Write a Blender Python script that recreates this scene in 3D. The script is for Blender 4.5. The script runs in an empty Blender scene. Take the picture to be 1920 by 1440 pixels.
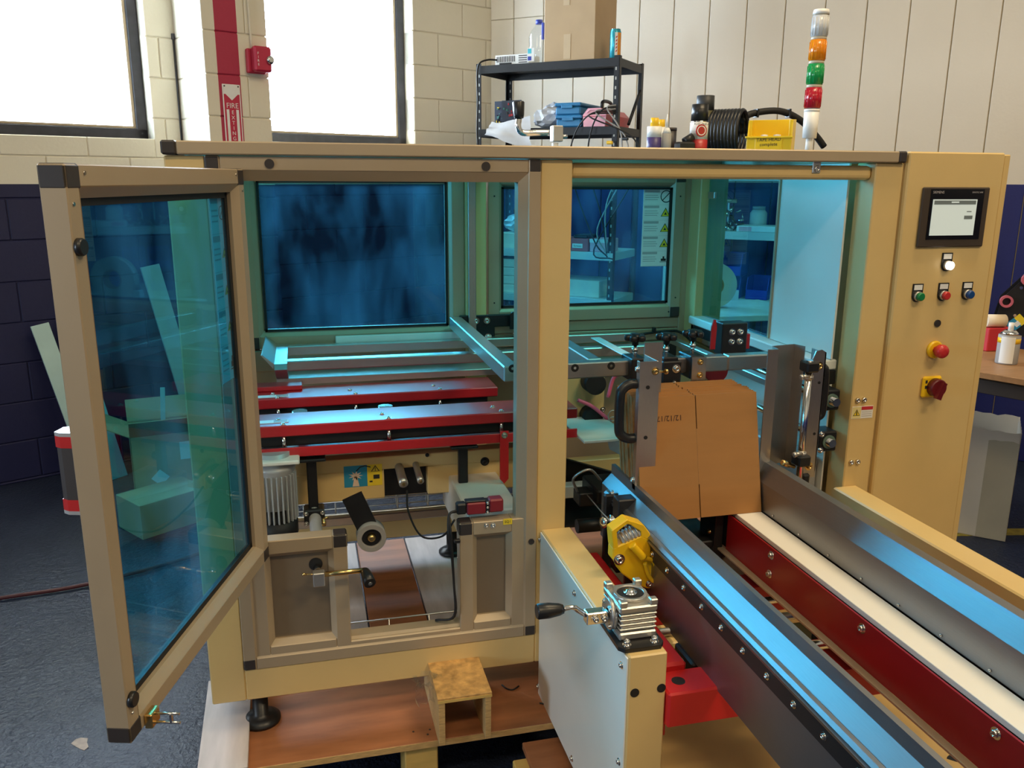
import bpy, bmesh, math, random
from mathutils import Vector, Matrix
random.seed(7)
S = bpy.context.scene
COL = S.collection
PI = math.pi

# ------------------------------------------------------------------ camera, world, lights
F_PX, PITCH, YAW, ROLL = 1577.477, 0.239236, 0.243907, 0.005738
CAM = Vector((0, -2.0, 1.56))
fw = Vector((math.sin(YAW)*math.cos(PITCH), math.cos(YAW)*math.cos(PITCH), -math.sin(PITCH)))
rt = Vector((math.cos(YAW), -math.sin(YAW), 0)); up = rt.cross(fw)
rt, up = rt*math.cos(ROLL)+up*math.sin(ROLL), up*math.cos(ROLL)-rt*math.sin(ROLL)
cd = bpy.data.cameras.new('camera'); cam = bpy.data.objects.new('camera', cd); COL.objects.link(cam)
cd.sensor_width = 36; cd.lens = F_PX/1920*36; cd.clip_start = .05
cam.matrix_world = Matrix(((rt.x, up.x, -fw.x, CAM.x), (rt.y, up.y, -fw.y, CAM.y), (rt.z, up.z, -fw.z, CAM.z), (0, 0, 0, 1)))
S.camera = cam

SKY = 32.0
wd = bpy.data.worlds.new('sky'); S.world = wd; wd.use_nodes = True
bg = wd.node_tree.nodes['Background']; bg.inputs[0].default_value = (.70, .86, 1, 1); bg.inputs[1].default_value = SKY

def area(name, loc, target, sx, sy, power, col, portal=False):
    l = bpy.data.lights.new(name, 'AREA'); l.shape = 'RECTANGLE'; l.size = sx; l.size_y = sy
    l.energy = power; l.color = col
    if portal: l.cycles.is_portal = True
    o = bpy.data.objects.new(name, l); COL.objects.link(o)
    o.location = loc; o.rotation_euler = (Vector(target)-Vector(loc)).to_track_quat('-Z', 'Y').to_euler()
    return o
WARM = (1, .78, .48)
# high-bay lamps of the hall, above and behind the photographer and above the machine
for (x, y, p) in ((-0.6, -3.2, 55), (2.2, -3.0, 72), (1.9, -0.4, 52), (-1.2, 0.2, 12)):
    area('hall_lamp', (x, y, 4.2), (x, y, 0), 1.3, .5, p, WARM)

S.view_settings.view_transform = 'Standard'; S.view_settings.look = 'None'
S.view_settings.exposure = 0.0; S.view_settings.gamma = 1.0; S.view_settings.use_curve_mapping = False

def ray(px, py):
    a, b = (px-960)/F_PX, (py-720)/F_PX
    return rt*a - up*b + fw
def at(px, py, Y):            # point of the plane y = Y seen at a photo pixel
    d = ray(px, py); return CAM + d*((Y-CAM.y)/d.y)
def atX(px, py, X):
    d = ray(px, py); return CAM + d*((X-CAM.x)/d.x)
def atZ(px, py, Z):
    d = ray(px, py); return CAM + d*((Z-CAM.z)/d.z)

# ------------------------------------------------------------------ materials
MATS = {}
def nodes(name):
    m = bpy.data.materials.new(name); m.use_nodes = True; MATS[name] = m
    t = m.node_tree; return m, t, t.nodes['Principled BSDF']
def mat(name, col, rough=.5, metal=0, var=.06, scale=8, bump=0, bscale=150, stretch=(1, 1, 1), spec=.5, coat=0, rvar=0):
    m, t, p = nodes(name)
    tc = t.nodes.new('ShaderNodeTexCoord'); mp = t.nodes.new('ShaderNodeMapping'); mp.inputs['Scale'].default_value = stretch
    t.links.new(tc.outputs['Object'], mp.inputs[0])
    nz = t.nodes.new('ShaderNodeTexNoise'); nz.inputs['Scale'].default_value = scale; nz.inputs['Detail'].default_value = 5
    t.links.new(mp.outputs[0], nz.inputs[0])
    mx = t.nodes.new('ShaderNodeMix'); mx.data_type = 'RGBA'
    mx.inputs[6].default_value = (*[c*(1-var*2) for c in col], 1); mx.inputs[7].default_value = (*[min(1, c*(1+var*2)) for c in col], 1)
    t.links.new(nz.outputs[0], mx.inputs[0]); t.links.new(mx.outputs[2], p.inputs['Base Color'])
    p.inputs['Roughness'].default_value = rough; p.inputs['Metallic'].default_value = metal
    p.inputs['Specular IOR Level'].default_value = spec; p.inputs['Coat Weight'].default_value = coat; p.inputs['Coat Roughness'].default_value = .3
    if rvar:
        mr = t.nodes.new('ShaderNodeMapRange'); mr.inputs[3].default_value = max(.02, rough-rvar); mr.inputs[4].default_value = rough+rvar
        t.links.new(nz.outputs[0], mr.inputs[0]); t.links.new(mr.outputs[0], p.inputs['Roughness'])
    if bump:
        n2 = t.nodes.new('ShaderNodeTexNoise'); n2.inputs['Scale'].default_value = bscale; t.links.new(mp.outputs[0], n2.inputs[0])
        b = t.nodes.new('ShaderNodeBump'); b.inputs['Strength'].default_value = bump; b.inputs['Distance'].default_value = .002
        t.links.new(n2.outputs[0], b.inputs['Height']); t.links.new(b.outputs[0], p.inputs['Normal'])
    return m
def tinted(name, tint, refl=.5, rough=.02, dirt=0):
    m, t, p = nodes(name); t.nodes.remove(p); out = t.nodes['Material Output']
    tr = t.nodes.new('ShaderNodeBsdfTransparent'); tr.inputs[0].default_value = (*tint, 1)
    gl = t.nodes.new('ShaderNodeBsdfGlossy'); gl.inputs['Roughness'].default_value = rough; gl.inputs[0].default_value = (.9, .95, 1, 1)
    fr = t.nodes.new('ShaderNodeFresnel'); fr.inputs[0].default_value = 1.45
    ml = t.nodes.new('ShaderNodeMath'); ml.operation = 'MULTIPLY'; ml.inputs[1].default_value = refl
    ge = t.nodes.new('ShaderNodeNewGeometry'); fb = t.nodes.new('ShaderNodeMath'); fb.operation = 'SUBTRACT'; fb.inputs[0].default_value = 1; t.links.new(ge.outputs['Backfacing'], fb.inputs[1])
    f2 = t.nodes.new('ShaderNodeMath'); f2.operation = 'MULTIPLY'; t.links.new(fr.outputs[0], f2.inputs[0]); t.links.new(fb.outputs[0], f2.inputs[1]); t.links.new(f2.outputs[0], ml.inputs[0])
    mx = t.nodes.new('ShaderNodeMixShader'); t.links.new(ml.outputs[0], mx.inputs[0]); t.links.new(tr.outputs[0], mx.inputs[1]); t.links.new(gl.outputs[0], mx.inputs[2])
    last = mx
    if dirt:   # wiped smears on the acrylic
        tc = t.nodes.new('ShaderNodeTexCoord'); nz = t.nodes.new('ShaderNodeTexNoise'); nz.inputs['Scale'].default_value = 5; nz.inputs['Detail'].default_value = 3; nz.inputs['Distortion'].default_value = .3
        mp = t.nodes.new('ShaderNodeMapping'); mp.inputs['Scale'].default_value = (1.3, 1.3, .55); mp.inputs['Rotation'].default_value = (.2, .3, .1); t.links.new(tc.outputs['Object'], mp.inputs[0]); t.links.new(mp.outputs[0], nz.inputs[0])
        mr = t.nodes.new('ShaderNodeMapRange'); mr.inputs[1].default_value = .40; mr.inputs[2].default_value = .80; mr.inputs[3].default_value = 0; mr.inputs[4].default_value = dirt
        t.links.new(nz.outputs[0], mr.inputs[0])
        df = t.nodes.new('ShaderNodeBsdfDiffuse'); df.inputs[0].default_value = (.25, .6, .9, 1)
        tl = t.nodes.new('ShaderNodeBsdfTranslucent'); tl.inputs[0].default_value = (.2, .55, .9, 1)
        ad = t.nodes.new('ShaderNodeMixShader'); t.links.new(df.outputs[0], ad.inputs[1]); t.links.new(tl.outputs[0], ad.inputs[2])
        m2 = t.nodes.new('ShaderNodeMixShader'); t.links.new(mr.outputs[0], m2.inputs[0]); t.links.new(mx.outputs[0], m2.inputs[1]); t.links.new(ad.outputs[0], m2.inputs[2])
        last = m2
    t.links.new(last.outputs[0], out.inputs[0]); return m
def emit(name, col, st):
    m, t, p = nodes(name); p.inputs['Base Color'].default_value = (*col, 1)
    p.inputs['Emission Color'].default_value = (*col, 1); p.inputs['Emission Strength'].default_value = st; return m

CREAM = mat('cream_paint', (.70, .50, .21), .38, var=.03, bump=.05, bscale=300)
CREAM2 = mat('pale_panel_paint', (.78, .76, .68), .35, var=.02)
ALU = mat('champagne_aluminium', (.45, .35, .23), .38, .25, var=.03, stretch=(1, 1, 1))
PANEL = mat('bronze_grey_sheet', (.24, .185, .125), .4, .3, var=.03)
CAP = mat('dark_brown_plastic', (.035, .028, .026), .45, var=.05)
RED = mat('red_powder_paint', (.52, .012, .018), .34, var=.04, bump=.3, bscale=900, coat=.6)
RED2 = mat('red_frame_paint', (.56, .012, .012), .5, var=.03)
REDD = mat('dark_red_paint', (.33, .010, .014), .35, var=.05)
STEEL = mat('brushed_stainless', (.62, .59, .55), .36, 1, var=.06, scale=30, stretch=(2, 60, 60), rvar=.08)
STEELZ = mat('brushed_sheet', (.56, .52, .47), .36, 1, var=.05, scale=25, stretch=(30, 30, 2), rvar=.08)
GUARD = mat('bright_guard_sheet', (.30, .31, .33), .42, 1, var=.05, scale=18, stretch=(30, 1.5, 30), rvar=.07)
CHROME = mat('chromed_steel', (.75, .73, .70), .14, 1, var=.03)
BRASS = mat('brass', (.72, .50, .20), .25, 1, var=.05)
BLACK = mat('black_plastic', (.012, .012, .013), .35, var=.1)
BLACKM = mat('black_oxide_steel', (.018, .018, .020), .4, .3, var=.1)
RUBBER = mat('black_rubber', (.008, .008, .009), .6, var=.1)
CASTAL = mat('cast_aluminium', (.55, .53, .49), .36, .85, var=.08, bump=.2, bscale=250)
MOTOR = mat('silver_grey_paint', (.42, .43, .44), .4, .2, var=.05)
YELLOW = mat('yellow_paint', (.86, .52, .01), .32, var=.04)
BINYEL = mat('yellow_plastic', (.88, .62, .02), .35, var=.03)
WHITEPL = mat('white_slide_strip', (.84, .80, .72), .5, var=.02)
WHITE = mat('white_plastic', (.82, .82, .80), .35, var=.02)
GREYPL = mat('grey_rubber_roller', (.33, .32, .31), .6, var=.06)
CARD = mat('cardboard', (.36, .165, .045), .75, var=.06, scale=6, stretch=(1, 1, 6))
CARDE = mat('cardboard_edge', (.33, .17, .06), .85, var=.2, scale=60)
CARD2 = mat('pale_cardboard', (.50, .35, .20), .75, var=.05)
CARDW = mat('white_cardboard', (.78, .70, .58), .7, var=.06, scale=4)
PLYR = mat('red_brown_plywood', (.33, .125, .05), .55, var=.35, scale=3.5, stretch=(1, 6, 6), bump=.1, bscale=40)
PLYG = mat('grey_film_plywood', (.50, .45, .44), .55, var=.2, scale=5, stretch=(6, 1, 6))
PLYE = mat('plywood_edge', (.55, .34, .13), .7, var=.3, scale=40, stretch=(1, 1, 14))
PINE = mat('pine_block', (.62, .40, .11), .7, var=.2, scale=6, stretch=(1, 6, 6))
CHIP = mat('raw_glue_wood', (.52, .29, .09), .7, var=.45, scale=45, bump=.8, bscale=60)
BASEB = mat('tan_base_board', (.62, .42, .17), .5, var=.12, scale=2)
BLUEBOX = mat('blue_plastic', (.03, .20, .42), .4, var=.06)
REDBOX = mat('faded_red_box', (.62, .10, .12), .4, var=.06)
PINK = mat('pink_label', (.85, .42, .50), .5, var=.05)
BAG = tinted('clear_bag', (.80, .82, .86), 1.2, .15)
BLUEBIN = mat('cobalt_plastic', (.02, .05, .42), .4, var=.05)
BLUELIT = mat('blue_lit_white', (.42, .60, .58), .5, var=.05)  # white boards; the blue daylight falling on them is mixed into this colour
ACRYL = tinted('blue_acrylic', (.31, .79, .94), 1.0, .01, .12)
GLASS = tinted('clear_glass', (.97, .98, 1), .8)
CLEARP = tinted('clear_plastic', (.93, .95, .97), 1.3, .05)
PAPER = mat('white_paper', (.80, .79, .76), .7, var=.02)
PRINTK = mat('black_print', (.02, .02, .02), .6, var=0)
PRINTR = mat('red_print', (.55, .03, .04), .5, var=0)
PRINTY = mat('yellow_print', (.85, .62, .03), .5, var=0)
PRINTB = mat('blue_print', (.02, .26, .45), .5, var=0)
GREYPR = mat('grey_print', (.45, .42, .42), .6, var=0)
DKFRAME = mat('dark_window_frame', (.05, .05, .06), .6, var=.3, scale=14)
SIGNRED = mat('sign_red', (.50, .02, .06), .45, var=.03)
LENS_O = mat('amber_lens', (.90, .30, .005), .18, var=.05); LENS_G = mat('green_lens', (.01, .36, .09), .18, var=.05); LENS_R = mat('red_lens', (.55, .01, .03), .18, var=.05)
LENS_W = mat('clear_lens', (.72, .74, .76), .15, var=.05)
for L in (LENS_O, LENS_G, LENS_R, LENS_W):
    L.node_tree.nodes['Principled BSDF'].inputs['Transmission Weight'].default_value = .25
BTN_G = mat('green_button', (.01, .20, .06), .3, var=0); BTN_R = mat('red_button', (.55, .03, .03), .3, var=0); BTN_B = mat('blue_button', (.01, .06, .22), .3, var=0)
LIT = emit('lit_white_lamp', (1, .95, .85), 4.0)
SCREEN = emit('lit_screen', (.50, .56, .52), .55)
SCRBAR = emit('screen_bar', (.12, .14, .13), .3)

# floor, wall paints
def floor_mat():
    m, t, p = nodes('worn_blue_floor')
    tc = t.nodes.new('ShaderNodeTexCoord')
    n1 = t.nodes.new('ShaderNodeTexNoise'); n1.inputs['Scale'].default_value = 1.3; n1.inputs['Detail'].default_value = 8
    n2 = t.nodes.new('ShaderNodeTexNoise'); n2.inputs['Scale'].default_value = 70; n2.inputs['Detail'].default_value = 4
    v = t.nodes.new('ShaderNodeTexVoronoi'); v.inputs['Scale'].default_value = 42
    for n in (n1, n2, v): t.links.new(tc.outputs['Object'], n.inputs[0])
    r = t.nodes.new('ShaderNodeValToRGB'); r.color_ramp.elements[0].position = .3; r.color_ramp.elements[0].color = (.011, .016, .036, 1); r.color_ramp.elements[1].position = .75; r.color_ramp.elements[1].color = (.026, .037, .074, 1)
    t.links.new(n1.outputs[0], r.inputs[0])
    sp = t.nodes.new('ShaderNodeMapRange'); sp.inputs[1].default_value = .055; sp.inputs[2].default_value = .03; sp.inputs[3].default_value = 0; sp.inputs[4].default_value = .6
    t.links.new(v.outputs['Distance'], sp.inputs[0])
    mx = t.nodes.new('ShaderNodeMix'); mx.data_type = 'RGBA'; mx.inputs[7].default_value = (.22, .25, .28, 1)
    t.links.new(sp.outputs[0], mx.inputs[0]); t.links.new(r.outputs[0], mx.inputs[6]); t.links.new(mx.outputs[2], p.inputs['Base Color'])
    p.inputs['Roughness'].default_value = .42
    b = t.nodes.new('ShaderNodeBump'); b.inputs['Strength'].default_value = .9; b.inputs['Distance'].default_value = .008
    t.links.new(n2.outputs[0], b.inputs['Height']); t.links.new(b.outputs[0], p.inputs['Normal']); return m
FLOOR = floor_mat()
def wall_mat(name, upc, lowc, zline, stripe=None):
    m, t, p = nodes(name)
    g = t.nodes.new('ShaderNodeNewGeometry'); sx = t.nodes.new('ShaderNodeSeparateXYZ'); t.links.new(g.outputs['Position'], sx.inputs[0])
    gt = t.nodes.new('ShaderNodeMath'); gt.operation = 'GREATER_THAN'; gt.inputs[1].default_value = zline; t.links.new(sx.outputs[2], gt.inputs[0])
    nz = t.nodes.new('ShaderNodeTexNoise'); nz.inputs['Scale'].default_value = 3; nz.inputs['Detail'].default_value = 6; t.links.new(g.outputs['Position'], nz.inputs[0])
    a = t.nodes.new('ShaderNodeMix'); a.data_type = 'RGBA'; a.inputs[6].default_value = (*[c*.9 for c in upc], 1); a.inputs[7].default_value = (*upc, 1); t.links.new(nz.outputs[0], a.inputs[0])
    last = a.outputs[2]
    if stripe:   # painted vertical stripe between two distances along the wall
        dx, dy, s0, s1, col = stripe
        dt = t.nodes.new('ShaderNodeVectorMath'); dt.operation = 'DOT_PRODUCT'; dt.inputs[1].default_value = (dx, dy, 0); t.links.new(g.outputs['Position'], dt.inputs[0])
        g1 = t.nodes.new('ShaderNodeMath'); g1.operation = 'GREATER_THAN'; g1.inputs[1].default_value = s0; t.links.new(dt.outputs['Value'], g1.inputs[0])
        g2 = t.nodes.new('ShaderNodeMath'); g2.operation = 'LESS_THAN'; g2.inputs[1].default_value = s1; t.links.new(dt.outputs['Value'], g2.inputs[0])
        mm = t.nodes.new('ShaderNodeMath'); mm.operation = 'MULTIPLY'; t.links.new(g1.outputs[0], mm.inputs[0]); t.links.new(g2.outputs[0], mm.inputs[1])
        sm = t.nodes.new('ShaderNodeMix'); sm.data_type = 'RGBA'; sm.inputs[7].default_value = (*col, 1); t.links.new(mm.outputs[0], sm.inputs[0]); t.links.new(last, sm.inputs[6]); last = sm.outputs[2]
    b = t.nodes.new('ShaderNodeMix'); b.data_type = 'RGBA'; b.inputs[6].default_value = (*lowc, 1); t.links.new(gt.outputs[0], b.inputs[0]); t.links.new(last, b.inputs[7])
    t.links.new(b.outputs[2], p.inputs['Base Color']); p.inputs['Roughness'].default_value = .55
    n2 = t.nodes.new('ShaderNodeTexNoise'); n2.inputs['Scale'].default_value = 60; t.links.new(g.outputs['Position'], n2.inputs[0])
    bp = t.nodes.new('ShaderNodeBump'); bp.inputs['Strength'].default_value = .25; bp.inputs['Distance'].default_value = .003; t.links.new(n2.outputs[0], bp.inputs['Height']); t.links.new(bp.outputs[0], p.inputs['Normal'])
    return m

# ------------------------------------------------------------------ geometry helpers
ORG = {}
class Sh:
    """collects shapes; obj() links them as one mesh object with its origin at its middle"""
    def __init__(s): s.bm = bmesh.new()
    def _add(s, vs, fs, smooth=None, M=None):
        bv = [s.bm.verts.new(M @ Vector(v) if M else v) for v in vs]
        out = []
        for k, f in enumerate(fs):
            try:
                fc = s.bm.faces.new([bv[i] for i in f]); fc.smooth = bool(smooth and smooth[k]); out.append(fc)
            except ValueError: pass
        return bv, out
    def box(s, x0, x1, y0, y1, z0, z1, bev=0, M=None, seg=1):
        x0, x1 = sorted((x0, x1)); y0, y1 = sorted((y0, y1)); z0, z1 = sorted((z0, z1))
        vs = [(x, y, z) for x in (x0, x1) for y in (y0, y1) for z in (z0, z1)]
        fs = [(0, 1, 3, 2), (4, 6, 7, 5), (0, 4, 5, 1), (2, 3, 7, 6), (0, 2, 6, 4), (1, 5, 7, 3)]
        bev = min(bev, .45*min(x1-x0, y1-y0, z1-z0))
        bv, fc = s._add(vs, fs, None, M)
        if bev > 0: bmesh.ops.bevel(s.bm, geom=list({e for f in fc for e in f.edges}), offset=bev, segments=seg, affect='EDGES', profile=.5)
        return s
    def prism(s, poly, axis, a, b, M=None, bev=0):
        n = len(poly)
        def P(u, v, w): return {'x': (w, u, v), 'y': (u, w, v), 'z': (u, v, w)}[axis]
        vs = [P(u, v, a) for u, v in poly] + [P(u, v, b) for u, v in poly]
        fs = [tuple(range(n)), tuple(range(2*n-1, n-1, -1))] + [(i, i+n, (i+1) % n+n, (i+1) % n) for i in range(n)]
        bv, fc = s._add(vs, fs, None, M)
        bmesh.ops.recalc_face_normals(s.bm, faces=fc)
        if bev: bmesh.ops.bevel(s.bm, geom=list({e for f in fc for e in f.edges}), offset=bev, segments=1, affect='EDGES')
        return s
    def cyl(s, p0, p1, r0, r1=None, seg=16, caps=True):
        p0, p1 = Vector(p0), Vector(p1); r1 = r0 if r1 is None else r1
        q = (p1-p0).to_track_quat('Z', 'Y'); vs = []
        for p, r in ((p0, r0), (p1, r1)):
            for k in range(seg):
                a = 2*PI*k/seg; vs.append(p + q @ Vector((r*math.cos(a), r*math.sin(a), 0)))
        fs = [(i, (i+1) % seg, (i+1) % seg+seg, i+seg) for i in range(seg)]; sm = [1]*seg
        if caps: fs += [tuple(range(seg-1, -1, -1)), tuple(range(seg, 2*seg))]; sm += [0, 0]
        s._add(vs, fs, sm); return s
    def lathe(s, p0, axis, prof, seg=20):
        """profile of (distance along axis, radius)"""
        p0 = Vector(p0); ax = Vector(axis).normalized(); q = ax.to_track_quat('Z', 'Y'); vs = []
        for h, r in prof:
            for k in range(seg):
                a = 2*PI*k/seg; vs.append(p0 + ax*h + q @ Vector((max(r, 1e-4)*math.cos(a), max(r, 1e-4)*math.sin(a), 0)))
        fs, sm = [], []
        for j in range(len(prof)-1):
            for i in range(seg):
                fs.append((j*seg+i, j*seg+(i+1) % seg, (j+1)*seg+(i+1) % seg, (j+1)*seg+i)); sm.append(1)
        n = len(prof)-1
        fs += [tuple(range(seg-1, -1, -1)), tuple(range(n*seg, n*seg+seg))]; sm += [0, 0]
        s._add(vs, fs, sm); return s
    def ring(s, p0, axis, r_in, r_out, h, seg=24):
        p0 = Vector(p0); ax = Vector(axis).normalized(); q = ax.to_track_quat('Z', 'Y'); vs = []
        for hh, r in ((0, r_in), (0, r_out), (h, r_out), (h, r_in)):
            for k in range(seg):
                a = 2*PI*k/seg; vs.append(p0+ax*hh+q @ Vector((r*math.cos(a), r*math.sin(a), 0)))
        fs, sm = [], []
        for j in range(4):
            for i in range(seg):
                j2 = (j+1) % 4; fs.append((j*seg+i, j*seg+(i+1) % seg, j2*seg+(i+1) % seg, j2*seg+i)); sm.append(j % 2)
        s._add(vs, fs, sm); return s
    def tube(s, pts, r, seg=8):
        pts = [Vector(p) for p in pts]; n = len(pts); vs = []
        pq = None
        for i, p in enumerate(pts):
            d = (pts[min(i+1, n-1)]-pts[max(i-1, 0)]).normalized()
            q = d.to_track_quat('Z', 'Y') if pq is None else (pq @ Vector((0, 0, 1))).rotation_difference(d) @ pq
            pq = q
            rr = r[i] if isinstance(r, (list, tuple)) else r
            for k in range(seg):
                a = 2*PI*k/seg; vs.append(p+q @ Vector((rr*math.cos(a), rr*math.sin(a), 0)))
        fs = [(i*seg+k, i*seg+(k+1) % seg, (i+1)*seg+(k+1) % seg, (i+1)*seg+k) for i in range(n-1) for k in range(seg)]; sm = [1]*len(fs)
        fs += [tuple(range(seg-1, -1, -1)), tuple(range((n-1)*seg, n*seg))]; sm += [0, 0]
        s._add(vs, fs, sm); return s
    def quad(s, a, b, c, d): s._add([a, b, c, d], [(0, 1, 2, 3)]); return s
    def mesh(s, vs, fs, smooth=False):
        s._add(vs, fs, [smooth]*len(fs)); return s
    def xf(s, M): s.bm.transform(M); return s
    def obj(s, name, m, parent=None, kind=None):
        me = bpy.data.meshes.new(name)
        c = Vector((0, 0, 0))
        if len(s.bm.verts):
            lo = [min(v.co[i] for v in s.bm.verts) for i in range(3)]; hi = [max(v.co[i] for v in s.bm.verts) for i in range(3)]
            c = Vector([(lo[i]+hi[i])/2 for i in range(3)])
            bmesh.ops.translate(s.bm, verts=s.bm.verts, vec=-c)
        s.bm.to_mesh(me); s.bm.free(); me.materials.append(m)
        o = bpy.data.objects.new(name, me); COL.objects.link(o); ORG[o.name] = c
        if parent is not None: o.parent = parent; o.location = c-ORG[parent.name]
        else: o.location = c
        if kind: o['kind'] = kind
        return o
def B(name, x0, x1, y0, y1, z0, z1, m, parent=None, bev=.002, kind=None): return Sh().box(x0, x1, y0, y1, z0, z1, bev).obj(name, m, parent, kind)
def CY(name, p0, p1, r, m, parent=None, seg=16, r1=None): return Sh().cyl(p0, p1, r, r1, seg).obj(name, m, parent)
def smooth(pts, n=6):
    pts = [Vector(p) for p in pts]; out = []
    P = [pts[0]*2-pts[1]]+pts+[pts[-1]*2-pts[-2]]
    for i in range(1, len(P)-2):
        for k in range(n):
            t = k/n; a, b, c, d = P[i-1], P[i], P[i+1], P[i+2]
            out.append(.5*((2*b)+(c-a)*t+(2*a-5*b+4*c-d)*t*t+(3*b-a-3*c+d)*t*t*t))
    return out+[pts[-1]]
def TU(name, pts, r, m, parent=None, seg=8, sm=True): return Sh().tube(smooth(pts) if sm else pts, r, seg).obj(name, m, parent)
def thing(name, label, cat, loc=(0, 0, 0), group=None):
    o = bpy.data.objects.new(name, None); COL.objects.link(o); o.location = loc; o.empty_display_size = .1; ORG[o.name] = Vector(loc)
    return tag(o, label, cat, group)
def tag(o, label, cat, group=None):
    o['label'] = label; o['category'] = cat
    if group: o['group'] = group
    return o
def lab(o, label): o['label'] = label; return o
def text(name, s, size, M, m, parent=None, ext=.0006, align='CENTER'):
    cu = bpy.data.curves.new('txt', 'FONT'); cu.body = s; cu.size = size; cu.extrude = ext; cu.align_x = align; cu.align_y = 'CENTER'; cu.resolution_u = 2
    o = bpy.data.objects.new('txt', cu); COL.objects.link(o)
    dg = bpy.context.evaluated_depsgraph_get(); me = bpy.data.meshes.new_from_object(o.evaluated_get(dg))
    bpy.data.objects.remove(o); bpy.data.curves.remove(cu)
    sh = Sh(); sh.bm.from_mesh(me); bpy.data.meshes.remove(me); sh.xf(M); return sh.obj(name, m, parent)
def frameM(o, x, y):      # matrix with given local x and y axes at o
    x = Vector(x).normalized(); y = Vector(y); z = x.cross(y).normalized(); y = z.cross(x)
    return Matrix(((x.x, y.x, z.x, o[0]), (x.y, y.y, z.y, o[1]), (x.z, y.z, z.z, o[2]), (0, 0, 0, 1)))
def bolt(p, axis, r, parent, m=CHROME, name='bolt', washer=True):
    a = Vector(axis).normalized(); s = Sh()
    if washer: s.cyl(Vector(p), Vector(p)+a*.0015, r*1.55, seg=14)
    s.lathe(Vector(p), a, ((0, r), (r*.9, r), (r*1.1, r*.85), (r*1.1, r*.5), (r*.6, r*.45)), 12)
    return s.obj(name, m, parent)

# ------------------------------------------------------------------ the hall
AZ = math.radians(25.949); WP = Vector((-1.577, 2.615, 0)); WM = Matrix.Translation(WP) @ Matrix.Rotation(AZ, 4, 'Z')
KP = Vector((1.336, 4.032, 0)); KM = Matrix.Translation(KP) @ Matrix.Rotation(math.radians(-41.2), 4, 'Z')
WD = (math.cos(AZ), math.sin(AZ)); W0 = WP.x*WD[0]+WP.y*WD[1]
BLOCKP = wall_mat('block_paint', (.80, .73, .58), (.010, .011, .058), 1.521)
PILP = wall_mat('pilaster_paint', (.80, .73, .58), (.010, .011, .058), 1.521, (WD[0], WD[1], W0+1.151, W0+1.268, (.42, .02, .06)))
PANP = wall_mat('panel_paint', (.82, .73, .60), (.012, .018, .14), 1.545)
PLAIN = wall_mat('hall_paint', (.70, .63, .50), (.02, .022, .11), 1.53)

fl = B('floor', -5, 7.5, -6, 6, -.1, 0, FLOOR, None, 0, 'structure')
Sh().box(0, 2.2, -.035, .035, 0, .0015).xf(Matrix.Translation((2.62, 1.02, 0)) @ Matrix.Rotation(math.radians(-11), 4, 'Z')).obj('floor_marking', mat('worn_yellow_marking', (.34, .26, .03), .6, var=.7, scale=25), fl)
B('ceiling', -5, 7.5, -6, 6, 4.6, 4.7, PLAIN, None, 0, 'structure')

OPEN = ((-.95, .936, 1.757, 3.1), (1.5, 2.60, 1.765, 3.1))
S0, S1, TH = -3.4, 3.5, .19
bk = Sh()          # mortar bed of the block wall, with the two openings left free
for a, b, z0, z1 in ((S0, S1, 0, 1.757), (S0, S1, 3.1, 4.6), (S0, OPEN[0][0], 1.757, 3.1), (OPEN[0][1], OPEN[1][0], 1.757, 3.1), (OPEN[1][1], S1, 1.757, 3.1)):
    bk.box(a, b, .008, TH-.008, z0, z1)
wall_b = bk.xf(WM).obj('wall_back', BLOCKP, None, 'structure')
Sh().box(S0, -.9, 0, TH, 0, 3.1).box(S0, S1, 0, TH, 3.08, 4.6).xf(WM).obj('plain_wall_face', BLOCKP, wall_b)
H, LB, G = .2055, .4, .004
for r in range(15):
    z0 = .0145+(r-1)*H+G/2; z1 = z0+H-G
    z0 = max(z0, 0)
    off = (r % 2)*LB/2
    k = -3
    while True:
        a = k*LB-off+G/2; b = a+LB-G; k += 1
        if a > S1: break
        a, b = max(a, -.9), min(b, S1)
        if b-a < .02: continue
        segs = [(a, b, z0, z1)]
        for (oa, ob, oz0, oz1) in OPEN:
            new = []
            for (sa, sb, sz0, sz1) in segs:
                if sb <= oa or sa >= ob or sz1 <= oz0 or sz0 >= oz1: new.append((sa, sb, sz0, sz1)); continue
                if sa < oa: new.append((sa, oa, sz0, sz1))
                if sb > ob: new.append((ob, sb, sz0, sz1))
                if sz0 < oz0: new.append((max(sa, oa), min(sb, ob), sz0, oz0))
            segs = new
        for q in segs:
            if q[1]-q[0] > .012 and q[3]-q[2] > .012: Sh().box(q[0], q[1], 0, TH, q[2], q[3], .004).xf(WM).obj('block', BLOCKP, wall_b)
pil = Sh().box(1.093, 1.42, -.392, .02, 0, 4.6).xf(WM).obj('wall_pilaster', PILP, None, 'structure')
for r in range(16):
    z0 = .0145+(r-1)*H+G/2; z1 = z0+H-G; z0 = max(z0, 0)
    cuts = (1.085, 1.428) if r % 2 else (1.085, 1.31, 1.428)
    for a, b in zip(cuts[:-1], cuts[1:]):
        Sh().box(a+.001, b-.001, -.40, .01, z0, z1, .006, seg=2).xf(WM).obj('block', PILP, pil)
    if r == 14: break
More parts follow.
